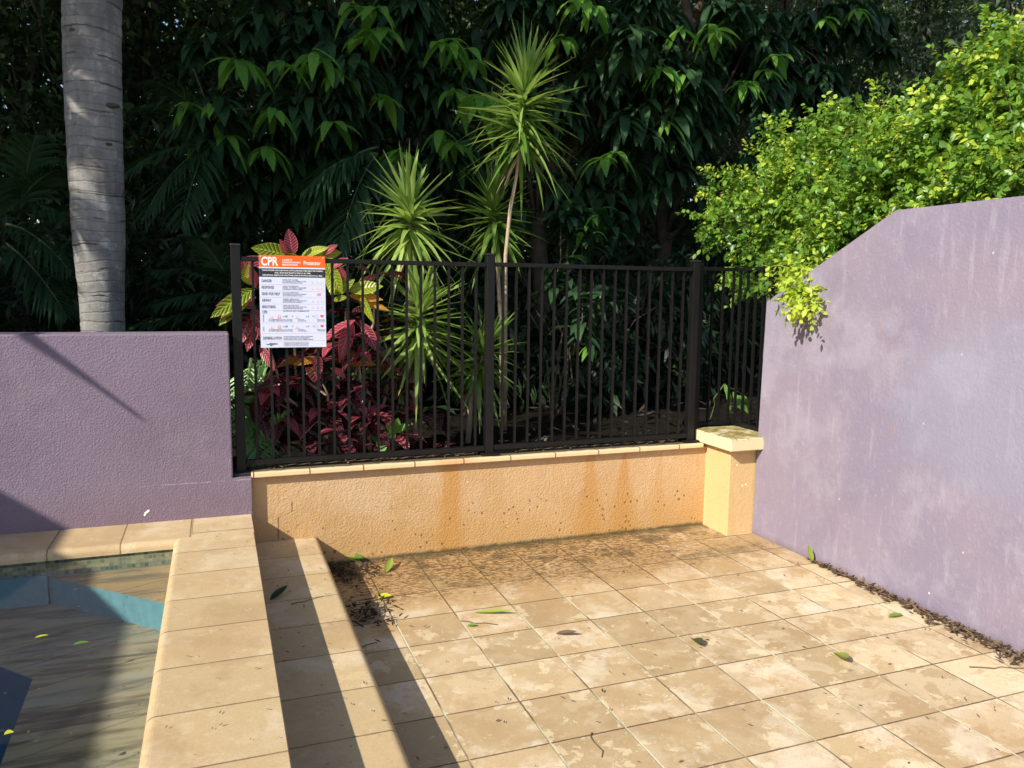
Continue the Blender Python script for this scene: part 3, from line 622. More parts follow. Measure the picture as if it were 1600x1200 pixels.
def frond(P0, Dr, L_, nleaf, ll, droop, lw=.03, hang=.35, tw=0):
    """returns rachis points and leaflet arrays"""
    Dr = unit(Dr); s_ = np.linspace(0, 1, 14); pts = P0+L_*(s_[:, None]*Dr*(1-.2*droop*s_[:, None])+droop*(s_**2)[:, None]*np.array([0, 0, -1.0]))
    ts = np.linspace(.12, 1, nleaf); C = np.stack([np.interp(ts, s_, pts[:, i]) for i in range(3)], 1)
    T = np.gradient(C, axis=0); T = unit(T); Sd = unit(np.cross(T, [0, 0, 1.0])); Up = np.cross(Sd, T)
    Bs, Ds, Ns, Ls = [], [], [], []
    for sgn in (-1, 1):
        d = T*.65+sgn*Sd*(.9-.4*ts[:, None])+Up*.15+rng.normal(size=C.shape)*.06
        Bs.append(C); Ds.append(unit(d)); Ns.append(unit(Up+sgn*Sd*.3)); Ls.append(ll*np.sin(np.pi*np.clip(ts*.85+.12, 0, 1))**.6*(.9+.2*rng.random(nleaf)))
    return pts, np.vstack(Bs), np.vstack(Ds), np.vstack(Ns), np.concatenate(Ls)
def palm(loc, fr, label, mat='palm_leaf', name='feather_palm', group=None, nleaf=26, ll=.34, lw=.03, hang=.35, trunk=None):
    t = empty(name, loc, label, 'palm', group); tb = []; A = [[], [], [], []]
    for P0, Dr, L_, dr in fr:
        r = frond(np.asarray(P0, float), Dr, L_, nleaf, ll, dr); tb.append((r[0], np.linspace(.012, .003, len(r[0]))))
        for i in range(4): A[i].append(r[i+1])
    if trunk is not None: tubes('trunk', [trunk], M['dark_wood'], t)
    tubes('frond_stalks', tb, M['palm_leaf'] if 0 else M['stalk'], t, 5)
    leaves('leaflets', M[mat], np.vstack(A[0]), np.vstack(A[1]), np.vstack(A[2]), np.concatenate(A[3]), lw, t, droop=hang, fold=.2, n=3, prof='leaflet')
    return t
M['stalk'] = simple('green_stalk', (.05, .08, .03), (.09, .12, .04), 20, .6)
def rosettes(P, k, length, width, name, mat, parent, n=4, droop=.75, axis=None, out=.8, rnd=None, spread=.03):
    m_ = len(P); B = np.repeat(P, k, 0)+rng.normal(size=(m_*k, 3))*spread; az = (np.tile(np.arange(k), m_)*2*math.pi/k+np.repeat(rng.random(m_)*6.28, k)+rng.normal(size=m_*k)*.25)
    D = np.stack([np.cos(az), np.sin(az), rng.normal(size=m_*k)*.25+.25], 1)
    if axis is not None: D = D+axis
    L_ = length*(.7+.5*rng.random(m_*k))
    return leaves(name, M[mat], B, D, [0, 0, 1.0]+.25*rdir(m_*k), L_, width*L_/length, parent, droop=droop*(.7+.6*rng.random(m_*k)), fold=.3, n=n, rnd=None if rnd is None else np.repeat(rnd, k))
def scatter_leaves(P, length, width, name, mat, parent, n=2, prof='oval', k=5, spread=.1, droop=.2):
    m_ = len(P)*k; B = np.repeat(P, k, 0)+rng.normal(size=(m_, 3))*spread; L_ = length*(.6+.7*rng.random(m_))
    return leaves(name, M[mat], B, unit(rdir(m_)+[0, 0, -.15]), rdir(m_)*.8+[0, 0, .8], L_, width*L_/length, parent, droop=droop, fold=.2, n=n, prof=prof, rnd=np.clip(np.repeat(rng.random(len(P)), k)*.6+rng.random(m_)*.4, 0, 1))

# ---------------- big ringed palm trunk behind the left wall
pts = []; rad = []
for (v, uc, hw) in ((560, 160, 32), (520, 161.5, 34.5), (460, 159, 36), (400, 156, 41), (330, 153, 43), (250, 149.5, 44), (180, 147, 45), (100, 144.5, 46), (40, 144, 46.5), (0, 144, 47), (-150, 143, 47.5), (-400, 143, 46)):
    c = ony(uc, v, 2.0); pts.append(c); rad.append(hw*float((c-CP)@_f)/F*.90)
pts = [np.array([pts[0][0], 2.0, .4])]+pts; rad = [rad[0]]+rad
s_ = np.linspace(0, len(pts)-1, 60); P3 = np.stack([np.interp(s_, range(len(pts)), np.array(pts)[:, i]) for i in range(3)], 1); R3 = np.interp(s_, range(len(pts)), rad)*(1+.012*rng.normal(size=60))
pt = empty('palm_tree', (-1.43, 2.0, .45), 'thick ringed grey palm trunk standing behind the left purple wall', 'palm')
tubes('trunk', [(P3, R3)], M['palm_bark'], pt, 32)
for u, v, rr in ((122, 48, .035), (176, 165, .03), (168, 225, .02)):
    bm = bmesh.new(); q = ony(u, v, 2.0); q = q-unit(q-CP)*.13; bmesh.ops.create_icosphere(bm, subdivisions=3, radius=rr, matrix=Matrix.Translation(q) @ Matrix.Diagonal((1.4, .6, .5, 1))); bmo('bark_scar', bm, M['dark_wood'], pt, True)
tp = P3[-1]; tb = []; AA = [[], [], [], []]
for k in range(11):
    az = k*2.4; r = frond(tp+[0, 0, .2], [math.cos(az), math.sin(az), .5+.3*(k % 3)], 2.6, 44, .6, .5)
    tb.append((r[0], np.linspace(.03, .006, 14))); [AA[i].append(r[i+1]) for i in range(4)]
tubes('frond_stalks', tb, M['stalk'], pt, 6); leaves('leaflets', M['palm_leaf'], np.vstack(AA[0]), np.vstack(AA[1]), np.vstack(AA[2]), np.concatenate(AA[3]), .045, pt, droop=.3, n=3, prof='leaflet')

# ---------------- spiky cordylines
q = [ony(790, 560, 2.0), ony(790, 400, 2.0), ony(797, 330, 2.0), ony(807, 275, 2.0), ony(811, 232, 2.0)]; q[0][2] = .5
spiky((1.29, 2, .5), q, .50, .60, 190, 'tallest spiky cordyline with a bare crooked stem rising above the fence', group='spiky cordylines', wid=.026, br=(0, .7), nd=4, rs=.017)
q0 = ony(640, 375, 1.75)
spiky((.5, 1.75, .5), [(.52, 1.75, .5), (.50, 1.75, 1.2), q0], .24, .56, 120, 'spiky cordyline with an upright bright head just above the left fence panel', group='spiky cordylines', br=(.3, 1))
q0 = ony(652, 545, 1.5)
spiky((.45, 1.5, .5), [(.47, 1.5, .5), (.47, 1.5, .9), q0], .30, .50, 150, 'bushy spiky cordyline filling the middle of the left fence panel', group='spiky cordylines', rs=.02, br=(.2, .9))
q0 = ony(775, 375, 2.5)
spiky((1.4, 2.5, .5), [(1.45, 2.5, .5), (1.43, 2.5, 1.3), q0], .30, .52, 120, 'shaded spiky cordyline behind the centre fence post, below the tallest head', group='spiky cordylines', br=(0, .45))
q0 = ony(745, 590, 1.7)
spiky((.9, 1.7, .5), [(.9, 1.7, .5), (.92, 1.7, .8), q0], .25, .42, 100, 'dark low cordyline clump close behind the centre fence post', group='spiky cordylines', br=(0, .3))
q0 = onx(1668, 235, 3.2)
spiky((3.3, -.7, .46), [(3.3, q0[1], .46), (3.25, q0[1], 1.4), q0], .25, .36, 90, 'spiky cordyline tips poking in at the right edge beside the hedge', group='spiky cordylines', br=(.3, 1))

# ---------------- croton
cro = empty('croton_shrub', (-.2, 1.45, .5), 'croton shrub with big red, yellow and green veined leaves behind the sign', 'shrub')
cb = [(.0, 1.45, .5)]
heads = [ony(*a) for a in ((455, 440, 1.35), (375, 500, 1.3), (585, 430, 1.45), (540, 470, 1.5), (440, 600, 1.25), (560, 540, 1.35), (600, 520, 1.55))]
st = [(polyline((-.05+.05*i, 1.45, .5), h+[0, 0, -.05], 6, .04), np.linspace(.014, .006, 6)) for i, h in enumerate(heads)]
tubes('stems', st, M['pale_wood'], cro)
def px_leaf(lst, name, mat, parent, y0, wd=.36):
    B, D, L_, N_ = [], [], [], []
    for u0, v0, u1, v1, *e in lst:
        yy = y0+(e[0] if e else 0); a = ony(u0, v0, yy); b = ony(u1, v1, yy-.05+(e[1] if len(e) > 1 else 0)); B.append(a); D.append(b-a); L_.append(np.linalg.norm(b-a)); N_.append(unit(-ray(u0, v0)+.7*rng.normal(size=3)*.5+[0, 0, .3]))
    L_ = np.array(L_); leaves(name, M[mat], B, D, N_, L_, wd*L_*(.85+.3*rng.random(len(L_))), parent, droop=.12, fold=.25, n=8, prof='lance')
px_leaf([(458, 400, 450, 350), (450, 402, 436, 368), (430, 420, 375, 395), (505, 398, 528, 378), (515, 420, 545, 398), (390, 440, 378, 395, .05), (400, 450, 390, 410), (400, 480, 352, 462), (400, 465, 335, 470, .03), (395, 490, 368, 540), (400, 500, 385, 545), (405, 540, 430, 575), (395, 480, 410, 525), (555, 500, 500, 530), (550, 500, 530, 560), (565, 505, 590, 545), (540, 440, 530, 410), (420, 590, 405, 640, -.05), (440, 585, 400, 625), (540, 590, 515, 570)], 'red_leaves', 'cr_red', cro, 1.33)
px_leaf([(455, 402, 390, 378), (470, 405, 430, 393), (470, 402, 515, 380), (490, 402, 535, 388), (398, 452, 326, 488, -.08), (392, 458, 340, 502, -.06), (385, 460, 350, 500), (395, 445, 375, 430), (510, 410, 535, 455, -.03), (505, 405, 525, 440), (515, 420, 520, 460), (520, 460, 555, 430), (545, 455, 600, 440), (560, 455, 585, 500), (520, 470, 545, 460), (380, 440, 390, 405)], 'yellow_leaves', 'cr_yel', cro, 1.36)
px_leaf([(545, 462, 600, 462), (500, 560, 455, 565), (520, 560, 590, 562), (470, 560, 430, 570), (395, 475, 360, 455), (560, 470, 610, 480)], 'orange_leaves', 'cr_org', cro, 1.38, .26)
hp = np.array([h for h in heads]); kk = 8
rosettes(hp+rng.normal(size=hp.shape)*.04, 5, .24, .08, 'inner_red_leaves', 'cr_dark', cro, 6, .4)
cr2 = empty('croton_shrub', (.1, 1.35, .5), 'dark maroon croton bush low behind the left fence panel', 'shrub', None)
P2 = np.array([ony(u, v, y_) for u, v, y_ in [(415, 620, 1.25), (450, 600, 1.3), (440, 660, 1.3), (480, 630, 1.35), (500, 590, 1.35), (510, 650, 1.25), (540, 620, 1.3), (470, 690, 1.2), (530, 690, 1.2), (560, 600, 1.4), (580, 560, 1.5), (570, 660, 1.25), (600, 640, 1.35), (590, 700, 1.2), (620, 690, 1.25), (640, 650, 1.45), (660, 700, 1.3), (600, 590, 1.5), (630, 610, 1.5), (440, 700, 1.25), (560, 560, 1.35), (690, 700, 1.35), (680, 650, 1.6), (520, 540, 1.45), (480, 560, 1.4), (580, 520, 1.6), (550, 500, 1.6)]])
P2 = np.vstack([P2, P2[::3]+rng.normal(size=P2[::3].shape)*[.06, .08, .05]]); P2[:, 1] = np.maximum(P2[:, 1], 1.14)
tubes('stems', [(polyline((.1+.3*(p[0]-.1), 1.4, .48), p, 5, .04), np.linspace(.011, .005, 5)) for p in P2[::2]], M['wood'], cr2)
rosettes(P2, 5, .25, .085, 'dark_leaves', 'cr_dark', cr2, 7, .5, spread=.015)
rosettes(P2[[4, 9, 13, 17, 22]]+[0, .03, .03], 4, .17, .06, 'green_leaves', 'palm_leaf_b', cr2, 5, .4, spread=.015)
rosettes(P2[[0, 2, 5, 8, 11, 14, 15, 17, 20, 23]]+[0, -.04, .03], 4, .19, .065, 'pink_leaves', 'cr_red', cr2, 6, .4, axis=[0, -.6, .2], spread=.015)
# bright seedling
sd = empty('seedling', tuple(ony(618, 705, 1.2)), 'small bright green broad-leaved seedling at the foot of the croton', 'plant')
q = ony(618, 672, 1.18); tubes('stem', [(polyline(ony(618, 712, 1.2), q, 4), [.004]*4)], M['stalk'], sd, 5)
px_leaf([(618, 675, 622, 648), (618, 675, 640, 660), (618, 676, 602, 662), (618, 678, 600, 680), (618, 676, 632, 676), (616, 676, 610, 655)], 'leaves', 'leaf_new_bright', sd, 1.18, .42)
sd = empty('seedling', tuple(onx(1150, 650, 3.0)), 'drooping green young plant showing through the corner fence', 'plant')
px_leaf([(1132, 600, 1140, 622), (1136, 605, 1142, 640), (1145, 612, 1160, 640), (1150, 618, 1172, 628), (1150, 620, 1172, 645), (1158, 615, 1175, 635)], 'leaves', 'leaf_new_bright', sd, 1.7, .25)
a_ = ony(1132, 600, 1.7); tubes('stem', [(polyline((a_[0]-.1, 1.8, .5), a_, 5), [.006]*5), (polyline(a_, ony(1158, 616, 1.7), 4), [.004]*4)], M['stalk'], sd, 5)

# ---------------- little bright palm at the left end of the fence
o_ = ony(372, 545, 1.25)
fr = [(ony(u0, v0, y0), ony(u1, v1, y1)-ony(u0, v0, y0), float(np.linalg.norm(ony(u1, v1, y1)-ony(u0, v0, y0))), dr) for u0, v0, y0, u1, v1, y1, dr in
      ((395, 720, 1.3, 402, 560, 1.25, .05), (400, 725, 1.3, 440, 640, 1.2, .1), (392, 720, 1.35, 375, 600, 1.3, .1), (395, 640, 1.3, 410, 740, 1.15, .1), (398, 735, 1.3, 462, 690, 1.2, .15), (393, 560, 1.4, 374, 680, 1.25, .1), (385, 730, 1.4, 420, 520, 1.45, .1))]
palm((-.55, 1.3, .5), fr, 'small bright green feather palm squeezed between wall end and croton', 'palm_leaf_b', 'small_palm', nleaf=22, ll=.20, lw=.017, hang=.12)

# ---------------- dark feather palms behind
def pf(lst, y):
    r = []
    for u0, v0, u1, v1, dr in lst: a = ony(u0, v0, y); b = ony(u1, v1, y-.3); r.append((a, b-a+[0, 0, dr*np.linalg.norm(b-a)], float(np.linalg.norm(b-a)), dr))
    return r
palm((-1.9, 3.2, .5), pf([(20, 330, 120, 230, .3), (20, 330, 110, 330, .4), (10, 350, 100, 420, .4), (0, 350, -40, 250, .3), (30, 340, 60, 180, .2), (10, 380, 90, 480, .3)], 3.0), 'dark feather palm left of the ringed palm trunk', group='shaded feather palms', ll=.36)
palm((-.9, 3.0, .5), pf([(330, 200, 215, 95, .3), (330, 210, 205, 150, .3), (330, 230, 200, 270, .4), (330, 230, 250, 330, .5), (330, 220, 300, 330, .5)], 3.3), 'dark feather palm with fronds arching right of the ringed trunk', group='shaded feather palms', ll=.36)
palm((-.2, 2.6, .5), pf([(390, 470, 210, 400, .3), (390, 470, 230, 470, .3), (380, 480, 290, 330, .25), (390, 490, 200, 510, .2), (390, 470, 330, 400, .3)], 2.6), 'low dark feather palm behind the left end of the fence', group='shaded feather palms', ll=.34)
palm((1.0, 3.4, .5), pf([(590, 230, 500, 330, .5), (590, 240, 480, 300, .4), (590, 240, 550, 360, .5), (600, 240, 640, 330, .4), (570, 350, 470, 400, .3), (590, 330, 520, 400, .5)], 3.0), 'dark feather palm with drooping fronds left of the bright cordyline head', group='shaded feather palms', ll=.42, lw=.04)

# ---------------- broad-leaved trees with drooping leaves
def broadtree(loc, base, top, blobs, nro, bright, label, group, ll=.27, lw=.075):
    t = empty('broadleaf_tree', loc, label, 'tree', group)
    tr_ = polyline(base, top, 8, .02); lst = [(tr_, np.linspace(.11, .05, 8))]
    sub = [(c+unit(rng.normal(size=3))*r_*(.3+.8*rng.random()), r_*.33) for c, r_ in blobs for _ in range(5)]
    P, d = fill(sub, int(nro*.8), .3)
    for c, r in blobs:
        i = rng.integers(3, 7); lst.append((polyline(tr_[i], c, 6, .05), np.linspace(.035, .01, 6)))
    for p in P[::4]:
        c = min(blobs, key=lambda b: np.sum((b[0]-p)**2))[0]; lst.append((polyline(c+rng.normal(size=3)*.1, p, 4, .06), np.linspace(.008, .004, 4)))
    tubes('trunk_and_limbs', lst, M['dark_wood'], t, 6)
    rosettes(P, 7, ll*1.12, lw*1.2, 'old_leaves', 'leaf_dark', t, 6, .55, axis=[0, -.1, -.45])
    Pb = np.array([ony(u, v, y_) for u, v, y_ in bright]); rosettes(Pb, 6, ll*.9, lw*1.05, 'bright_young_leaves', 'leaf_new_bright', t, 8, .55, axis=[0, -.3, -.45], spread=.012)  # young tufts also mark sunlit clusters, the sun put into their colour
    return t
BA = [blob(*a) for a in ((330, 170, 3.5, 75), (420, 200, 3.6, 80), (500, 130, 3.4, 85), (590, 90, 3.6, 80), (560, 190, 3.7, 80), (640, 20, 3.5, 80), (350, 60, 3.9, 60), (450, 40, 3.8, 70), (540, 20, 3.8, 70), (470, 270, 3.9, 70), (370, 290, 3.9, 60), (600, 250, 3.9, 60))]
broadtree((.3, 4.1, .5), (.3, 4.2, .45), (.5, 3.9, 4.6), BA, 430, [(370, 92, 3.1), (378, 98, 3.12), (292, 162, 3.1), (340, 165, 3.1), (490, 82, 3.0), (437, 102, 3.1), (525, 112, 3.1), (505, 92, 3.1), (580, 50, 3.1), (570, 60, 3.1), (598, 45, 3.15), (425, 172, 3.1), (520, 195, 3.1), (415, 232, 3.15), (352, 215, 3.2), (590, 15, 3.0), (470, 100, 3.2), (555, 10, 3.1), (310, 230, 3.3), (600, 150, 3.2)], 'drooping broad-leaved tree left of centre with young leaf tufts coloured bright as if sunlit', 'broad-leaved trees in the dark thicket')
BB = [blob(*a) for a in ((720, 100, 3.6, 80), (700, 200, 3.7, 80), (780, 40, 3.8, 80), (880, 30, 3.5, 80), (960, 60, 3.3, 90), (1010, 130, 3.4, 100), (1080, 80, 3.3, 80), (930, 180, 3.6, 80), (1000, 220, 3.5, 80), (1080, 190, 3.5, 70), (900, 280, 3.7, 60), (960, 300, 3.7, 50), (760, 280, 3.9, 60), (860, 130, 3.9, 80))]
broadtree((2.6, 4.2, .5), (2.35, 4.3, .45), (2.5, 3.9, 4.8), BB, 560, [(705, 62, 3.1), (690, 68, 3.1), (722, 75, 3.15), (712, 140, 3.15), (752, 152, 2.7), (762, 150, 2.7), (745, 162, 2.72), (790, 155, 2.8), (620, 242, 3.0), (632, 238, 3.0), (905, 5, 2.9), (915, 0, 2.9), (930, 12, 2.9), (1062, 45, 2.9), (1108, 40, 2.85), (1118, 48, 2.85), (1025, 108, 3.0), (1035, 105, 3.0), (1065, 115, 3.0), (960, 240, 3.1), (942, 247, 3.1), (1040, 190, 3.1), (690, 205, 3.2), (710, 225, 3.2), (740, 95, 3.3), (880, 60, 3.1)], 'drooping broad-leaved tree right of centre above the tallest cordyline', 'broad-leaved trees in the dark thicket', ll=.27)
BC = [blob(*a) for a in ((1170, 60, 3.7, 80), (1190, 150, 3.7, 80), (1130, 230, 3.9, 80), (1180, 270, 3.7, 70), (1250, 90, 3.9, 80), (1250, 190, 3.9, 60), (1280, 20, 4.1, 80), (1120, 320, 3.9, 50), (1340, 60, 4.3, 60))]
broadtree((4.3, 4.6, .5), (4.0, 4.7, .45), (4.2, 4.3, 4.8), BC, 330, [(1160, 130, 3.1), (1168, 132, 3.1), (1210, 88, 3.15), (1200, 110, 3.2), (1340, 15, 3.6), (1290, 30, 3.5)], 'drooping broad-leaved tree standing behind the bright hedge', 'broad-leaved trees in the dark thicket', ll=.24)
BD = [blob(*a) for a in ((910, 490, 2.2, 38), (945, 470, 2.3, 28), (900, 370, 2.6, 45), (880, 440, 2.4, 28), (915, 350, 2.5, 35), (950, 360, 2.8, 50))]
t = empty('umbrella_plant', (1.9, 2.4, .5), 'dim broad-leaved bush seen through the right fence panel', 'shrub')
P, d = fill(BD, 34, .2); rosettes(P, 7, .23, .08, 'leaves', 'leaf_dark', t, 5, .55)
rosettes(np.array([ony(920, 545, 2.1), ony(918, 350, 2.3), ony(930, 345, 2.3)]), 4, .17, .055, 'bright_young_leaves', 'leaf_new_bright', t, 6, .7)
tubes('stems', [(polyline((1.9, 2.5, .48), p, 6, .04), np.linspace(.010, .004, 6)) for p in P[::6]], M['dark_wood'], t)
# thin bare branches in the shade on the right
t = empty('bare_shrub', (2.6, 3.4, .5), 'leafless twiggy shrub in deep shade behind the right fence panel', 'shrub'); lst = []
for k in range(34):
    a = np.array([2.0+1.6*rng.random(), 3.0+.8*rng.random(), .5+rng.random()*.8]); b = a+rng.normal(size=3)*[.7, .3, .3]+[0, 0, .7]; lst.append((polyline(a, b, 6, .06), np.linspace(.009, .003, 6)))
tubes('twigs', lst, M['dark_wood'], t, 5)

# ---------------- understory ferns and dark shrubs
for i, (x_, y_, h_, r_) in enumerate(((-3.2, 3.4, 1.3, .8), (-2.4, 4.2, 1.5, .8), (-.6, 4.4, 1.5, .8), (.9, 4.8, 1.6, .9), (2.0, 5.2, 1.4, .9), (3.6, 5.0, 1.6, .9), (5.0, 5.0, 1.7, 1.0), (-1.6, 5.2, 1.7, .9), (3.6, 3.4, 1.3, .5), (-4.2, 3.2, 1.4, .8), (1.7, 3.5, .95, .55), (2.5, 3.0, .8, .5), (3.1, 3.9, 1.1, .6), (.4, 3.3, 1.0, .5))):
    t = empty('undergrowth_bush', (x_, y_, .5), 'dark leafy undergrowth bush '+['beside the far left edge under the palm fronds', 'behind the ringed palm trunk', 'behind the sign and croton', 'behind the bright cordyline heads', 'behind the right fence panel', 'behind the corner of the fence', 'under the hedge at right', 'between the ringed palm and the sign', 'just behind the corner fence', 'at the extreme left, foremost of its row', 'just right of the tallest cordyline stem', 'closest behind the right fence panel', 'beyond the last bars of the right fence panel', 'between the two nearest cordylines and the dark trees'][i], 'shrub', 'dark undergrowth bushes')
    P, d = fill([((x_, y_, .5+h_*.55), (r_, r_*.7, h_*.6))], 420, .3); P[:, 2] = np.maximum(P[:, 2], .5)
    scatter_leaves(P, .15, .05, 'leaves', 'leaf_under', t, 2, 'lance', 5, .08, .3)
    tubes('stems', [(polyline((x_, y_, .47), p, 5, .05), np.linspace(.014, .004, 5)) for p in P[::20]], M['dark_wood'], t, 5)

# ---------------- far trees closing the view
FT = [(-9, 8, 8.5, 0), (-6.6, 7.4, 8.5, 1), (-4.6, 8.4, 8, 0), (-3.2, 6.8, 8, 1), (-1.4, 8.0, 8, 0), (.4, 7.2, 8, 0), (2.2, 8.2, 8, 0), (4.0, 7.2, 8, 0), (5.8, 8.0, 8.5, 2), (6.6, 5.6, 7, 2), (8.4, 6.8, 8.5, 2), (10.2, 4.6, 8.5, 2), (11, 7.5, 9, 1), (8.2, 3.0, 6.2, 2), (10.0, 1.2, 7.5, 2)]
for i, (x_, y_, h_, kd) in enumerate(FT):
    t = empty('forest_tree', (x_, y_, .6), ('tall dark small-leaved back-row tree', 'back-row tree with sun-specked leaves', 'greyish fine-leaved tree')[kd]+', '+['leftmost of all', 'second from the left', 'third, left of the ringed palm', 'just left of the ringed palm', 'right of the ringed palm', 'behind the sign', 'behind the cordylines', 'behind the right fence panel', 'behind the corner of the fence', 'just above the left end of the hedge', 'above the hedge middle', 'at the far right corner', 'farthest back at right', 'low behind the hedge', 'close behind the hedge top'][i], 'tree', ('dark back-row trees', 'sun-speckled back-row trees', 'greyish trees behind the hedge')[kd])
    bl = [((x_+rng.normal()*.5, y_+rng.normal()*.3, 1.2+(h_-1.6)*k/7), (1.25, .9, .8)) for k in range(8)]
    P, d = fill(bl, 2300, .25)
    scatter_leaves(P, .14 if kd != 2 else .12, .055 if kd != 2 else .04, 'crown', 'leaf_grey' if kd == 2 else 'leaf_far', t, 2, 'oval' if kd != 2 else 'lance', 6, .12, .1)
    tr_ = polyline((x_, y_, .4), (x_, y_, h_), 8, .02); lst = [(tr_, np.linspace(.13, .03, 8))]
    for p in P[::90]: lst.append((polyline(tr_[rng.integers(1, 7)], p, 5, .05), np.linspace(.03, .006, 5)))
    tubes('trunk', lst, M['dark_wood'], t, 6)
# a closed dark mass of forest beyond
P = np.stack([rng.uniform(-14, 16, 22000), rng.uniform(10.2, 12.5, 22000), .6+9.4*rng.random(22000)**1.25], 1)
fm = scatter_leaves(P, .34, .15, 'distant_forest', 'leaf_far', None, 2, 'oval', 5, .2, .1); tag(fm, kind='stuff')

# ---------------- high rainforest canopy out of view, added and shaped to shade the thicket
for i, (x_, y_, rx, ry, n_) in enumerate(((-8.0, 1.6, 3.4, 3.8, 4200), (-3.6, 3.4, 3.2, 3.6, 3400), (1.6, 4.6, 3.4, 3.4, 2600), (-12.5, 3.5, 3.2, 3.5, 2200), (6.2, 6.0, 3.0, 3.0, 1400))):
    t = empty('shade_canopy_tree', (x_, y_+2, .6), 'unseen rainforest tree added for shade, with its crown high '+('over the left garden', 'over the ringed palm', 'over the cordylines', 'at the far left', 'over the fence corner')[i], 'tree', 'unseen canopy added for shade')
    P = np.stack([x_+rng.uniform(-rx, rx, n_), y_+rng.uniform(-ry, ry, n_), rng.uniform(6.6, 8.6, n_)], 1)
    P = P[((P[:, 0]-x_)/rx)**2*.5+((P[:, 1]-y_)/ry)**2*.5 < .8]; ext = (P[:, 0] > -9.5) & (P[:, 0] < -5.2) & (P[:, 1] > -1.5); P = P[(P[:, 1] > -.75+.25*np.sin(P[:, 0]*2.1)) | ext]  # crown edge shaped to shade the ground behind the fence
    thin = (P[:, 1] > -.3) & (P[:, 1] < 1.1) & (P[:, 0] > -7) & (P[:, 0] < -.5); P = P[~thin | (rng.random(len(P)) < .35)]; P = P[(P[:, 1] < 3.2) | (rng.random(len(P)) < .35)]  # crown thinned so sun reaches the upper leaves
    scatter_leaves(P, .34, .13, 'crown', 'leaf_far', t, 2, 'oval', 4, .16, .1)
    tubes('trunk', [(polyline((x_, y_+4, .4), (x_, y_, 7.5), 8, .01), np.linspace(.22, .06, 8))]+[(polyline((x_, y_, 7.2), P[k], 5, .04), np.linspace(.05, .01, 5)) for k in range(0, len(P), 160)], M['dark_wood'], t)

# ---------------- bright hedge on the right
hg = empty('hedge_shrub', (3.3, .6, .46), 'bright lime green small-leaved hedge spilling over the tall purple wall', 'hedge')
HB = [blobx(*a) for a in ((1135, 300, 3.3, 40), (1130, 350, 3.2, 38), (1190, 360, 3.1, 62), (1225, 240, 3.3, 50), (1260, 300, 3.2, 85), (1230, 410, 2.95, 45), (1300, 230, 3.3, 50), (1335, 320, 3.1, 95), (1300, 390, 2.9, 40), (1425, 245, 3.2, 62), (1400, 300, 3.1, 90), (1390, 190, 3.25, 45), (1500, 188, 3.3, 68), (1470, 250, 3.1, 80), (1535, 118, 3.35, 48), (1560, 78, 3.4, 32), (1600, 115, 3.4, 55), (1590, 190, 3.2, 90), (1560, 270, 3.0, 60), (1670, 200, 3.3, 95), (1500, 300, 3.0, 50), (1270, 440, 2.82, 22), (1160, 430, 3.1, 25))]
def sprigs(P, dirs, name, mat, L0, W0, parent, k=8):
    m_ = len(P); ax = unit(dirs+.7*rng.normal(size=(m_, 3))+[0, 0, .25]); ln = .09+.06*rng.random(m_)
    tt = np.tile(np.linspace(.1, 1, k), m_); B = np.repeat(P, k, 0)+np.repeat(ax*ln[:, None], k, 0)*tt[:, None]
    s_ = unit(np.cross(np.repeat(ax, k, 0), rdir(m_*k))); D = unit(np.repeat(ax, k, 0)*.6+s_*.9)
    L_ = L0*(.7+.6*rng.random(m_*k))
    return leaves(name, M[mat], B, D, unit([0, 0, 1.0]+.8*rdir(m_*k)+[-.3, -.2, 0]), L_, W0*L_/L0, parent, droop=.15, fold=.25, n=3, prof='oval', rnd=np.clip(np.repeat(rng.random(m_), k)*.7+rng.random(m_*k)*.3, 0, 1))
HB2 = [(c+unit(rng.normal(size=3))*r*(.55+.5*rng.random()), r*(.16+.22*rng.random())) for c, r in HB for _ in range(9)]
P, d = fill(HB2, 3700, .35); Pi, di = fill(HB, 380, .2); P, d = np.vstack([P, Pi]), np.vstack([d, di*0-[0, 0, .6]])
ok = ~((P[:, 0] < 2.80) & (P[:, 2] < 2.1)); P, d = P[ok], d[ok]
sh = [];
for q in range(170):
    c, r_ = HB[rng.integers(len(HB))]; dd = unit(rng.normal(size=3)*[1, 1, .6]+[-.2, -.1, .55]); b0 = c+dd*r_*.9; sh += [(b0+dd*k*.045, dd) for k in range(rng.integers(2, 5))]
P = np.vstack([P, [q[0] for q in sh]]); d = np.vstack([d, [q[1] for q in sh]]); ok = ~((P[:, 0] < 2.80) & (P[:, 2] < 2.1)); P, d = P[ok], d[ok]
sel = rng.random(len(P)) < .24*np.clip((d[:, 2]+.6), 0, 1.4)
sprigs(P[~sel], d[~sel], 'leaves', 'leaf_hedge', .043, .026, hg); sprigs(P[sel], d[sel], 'bright_young_leaves', 'leaf_hedge_y', .042, .024, hg)
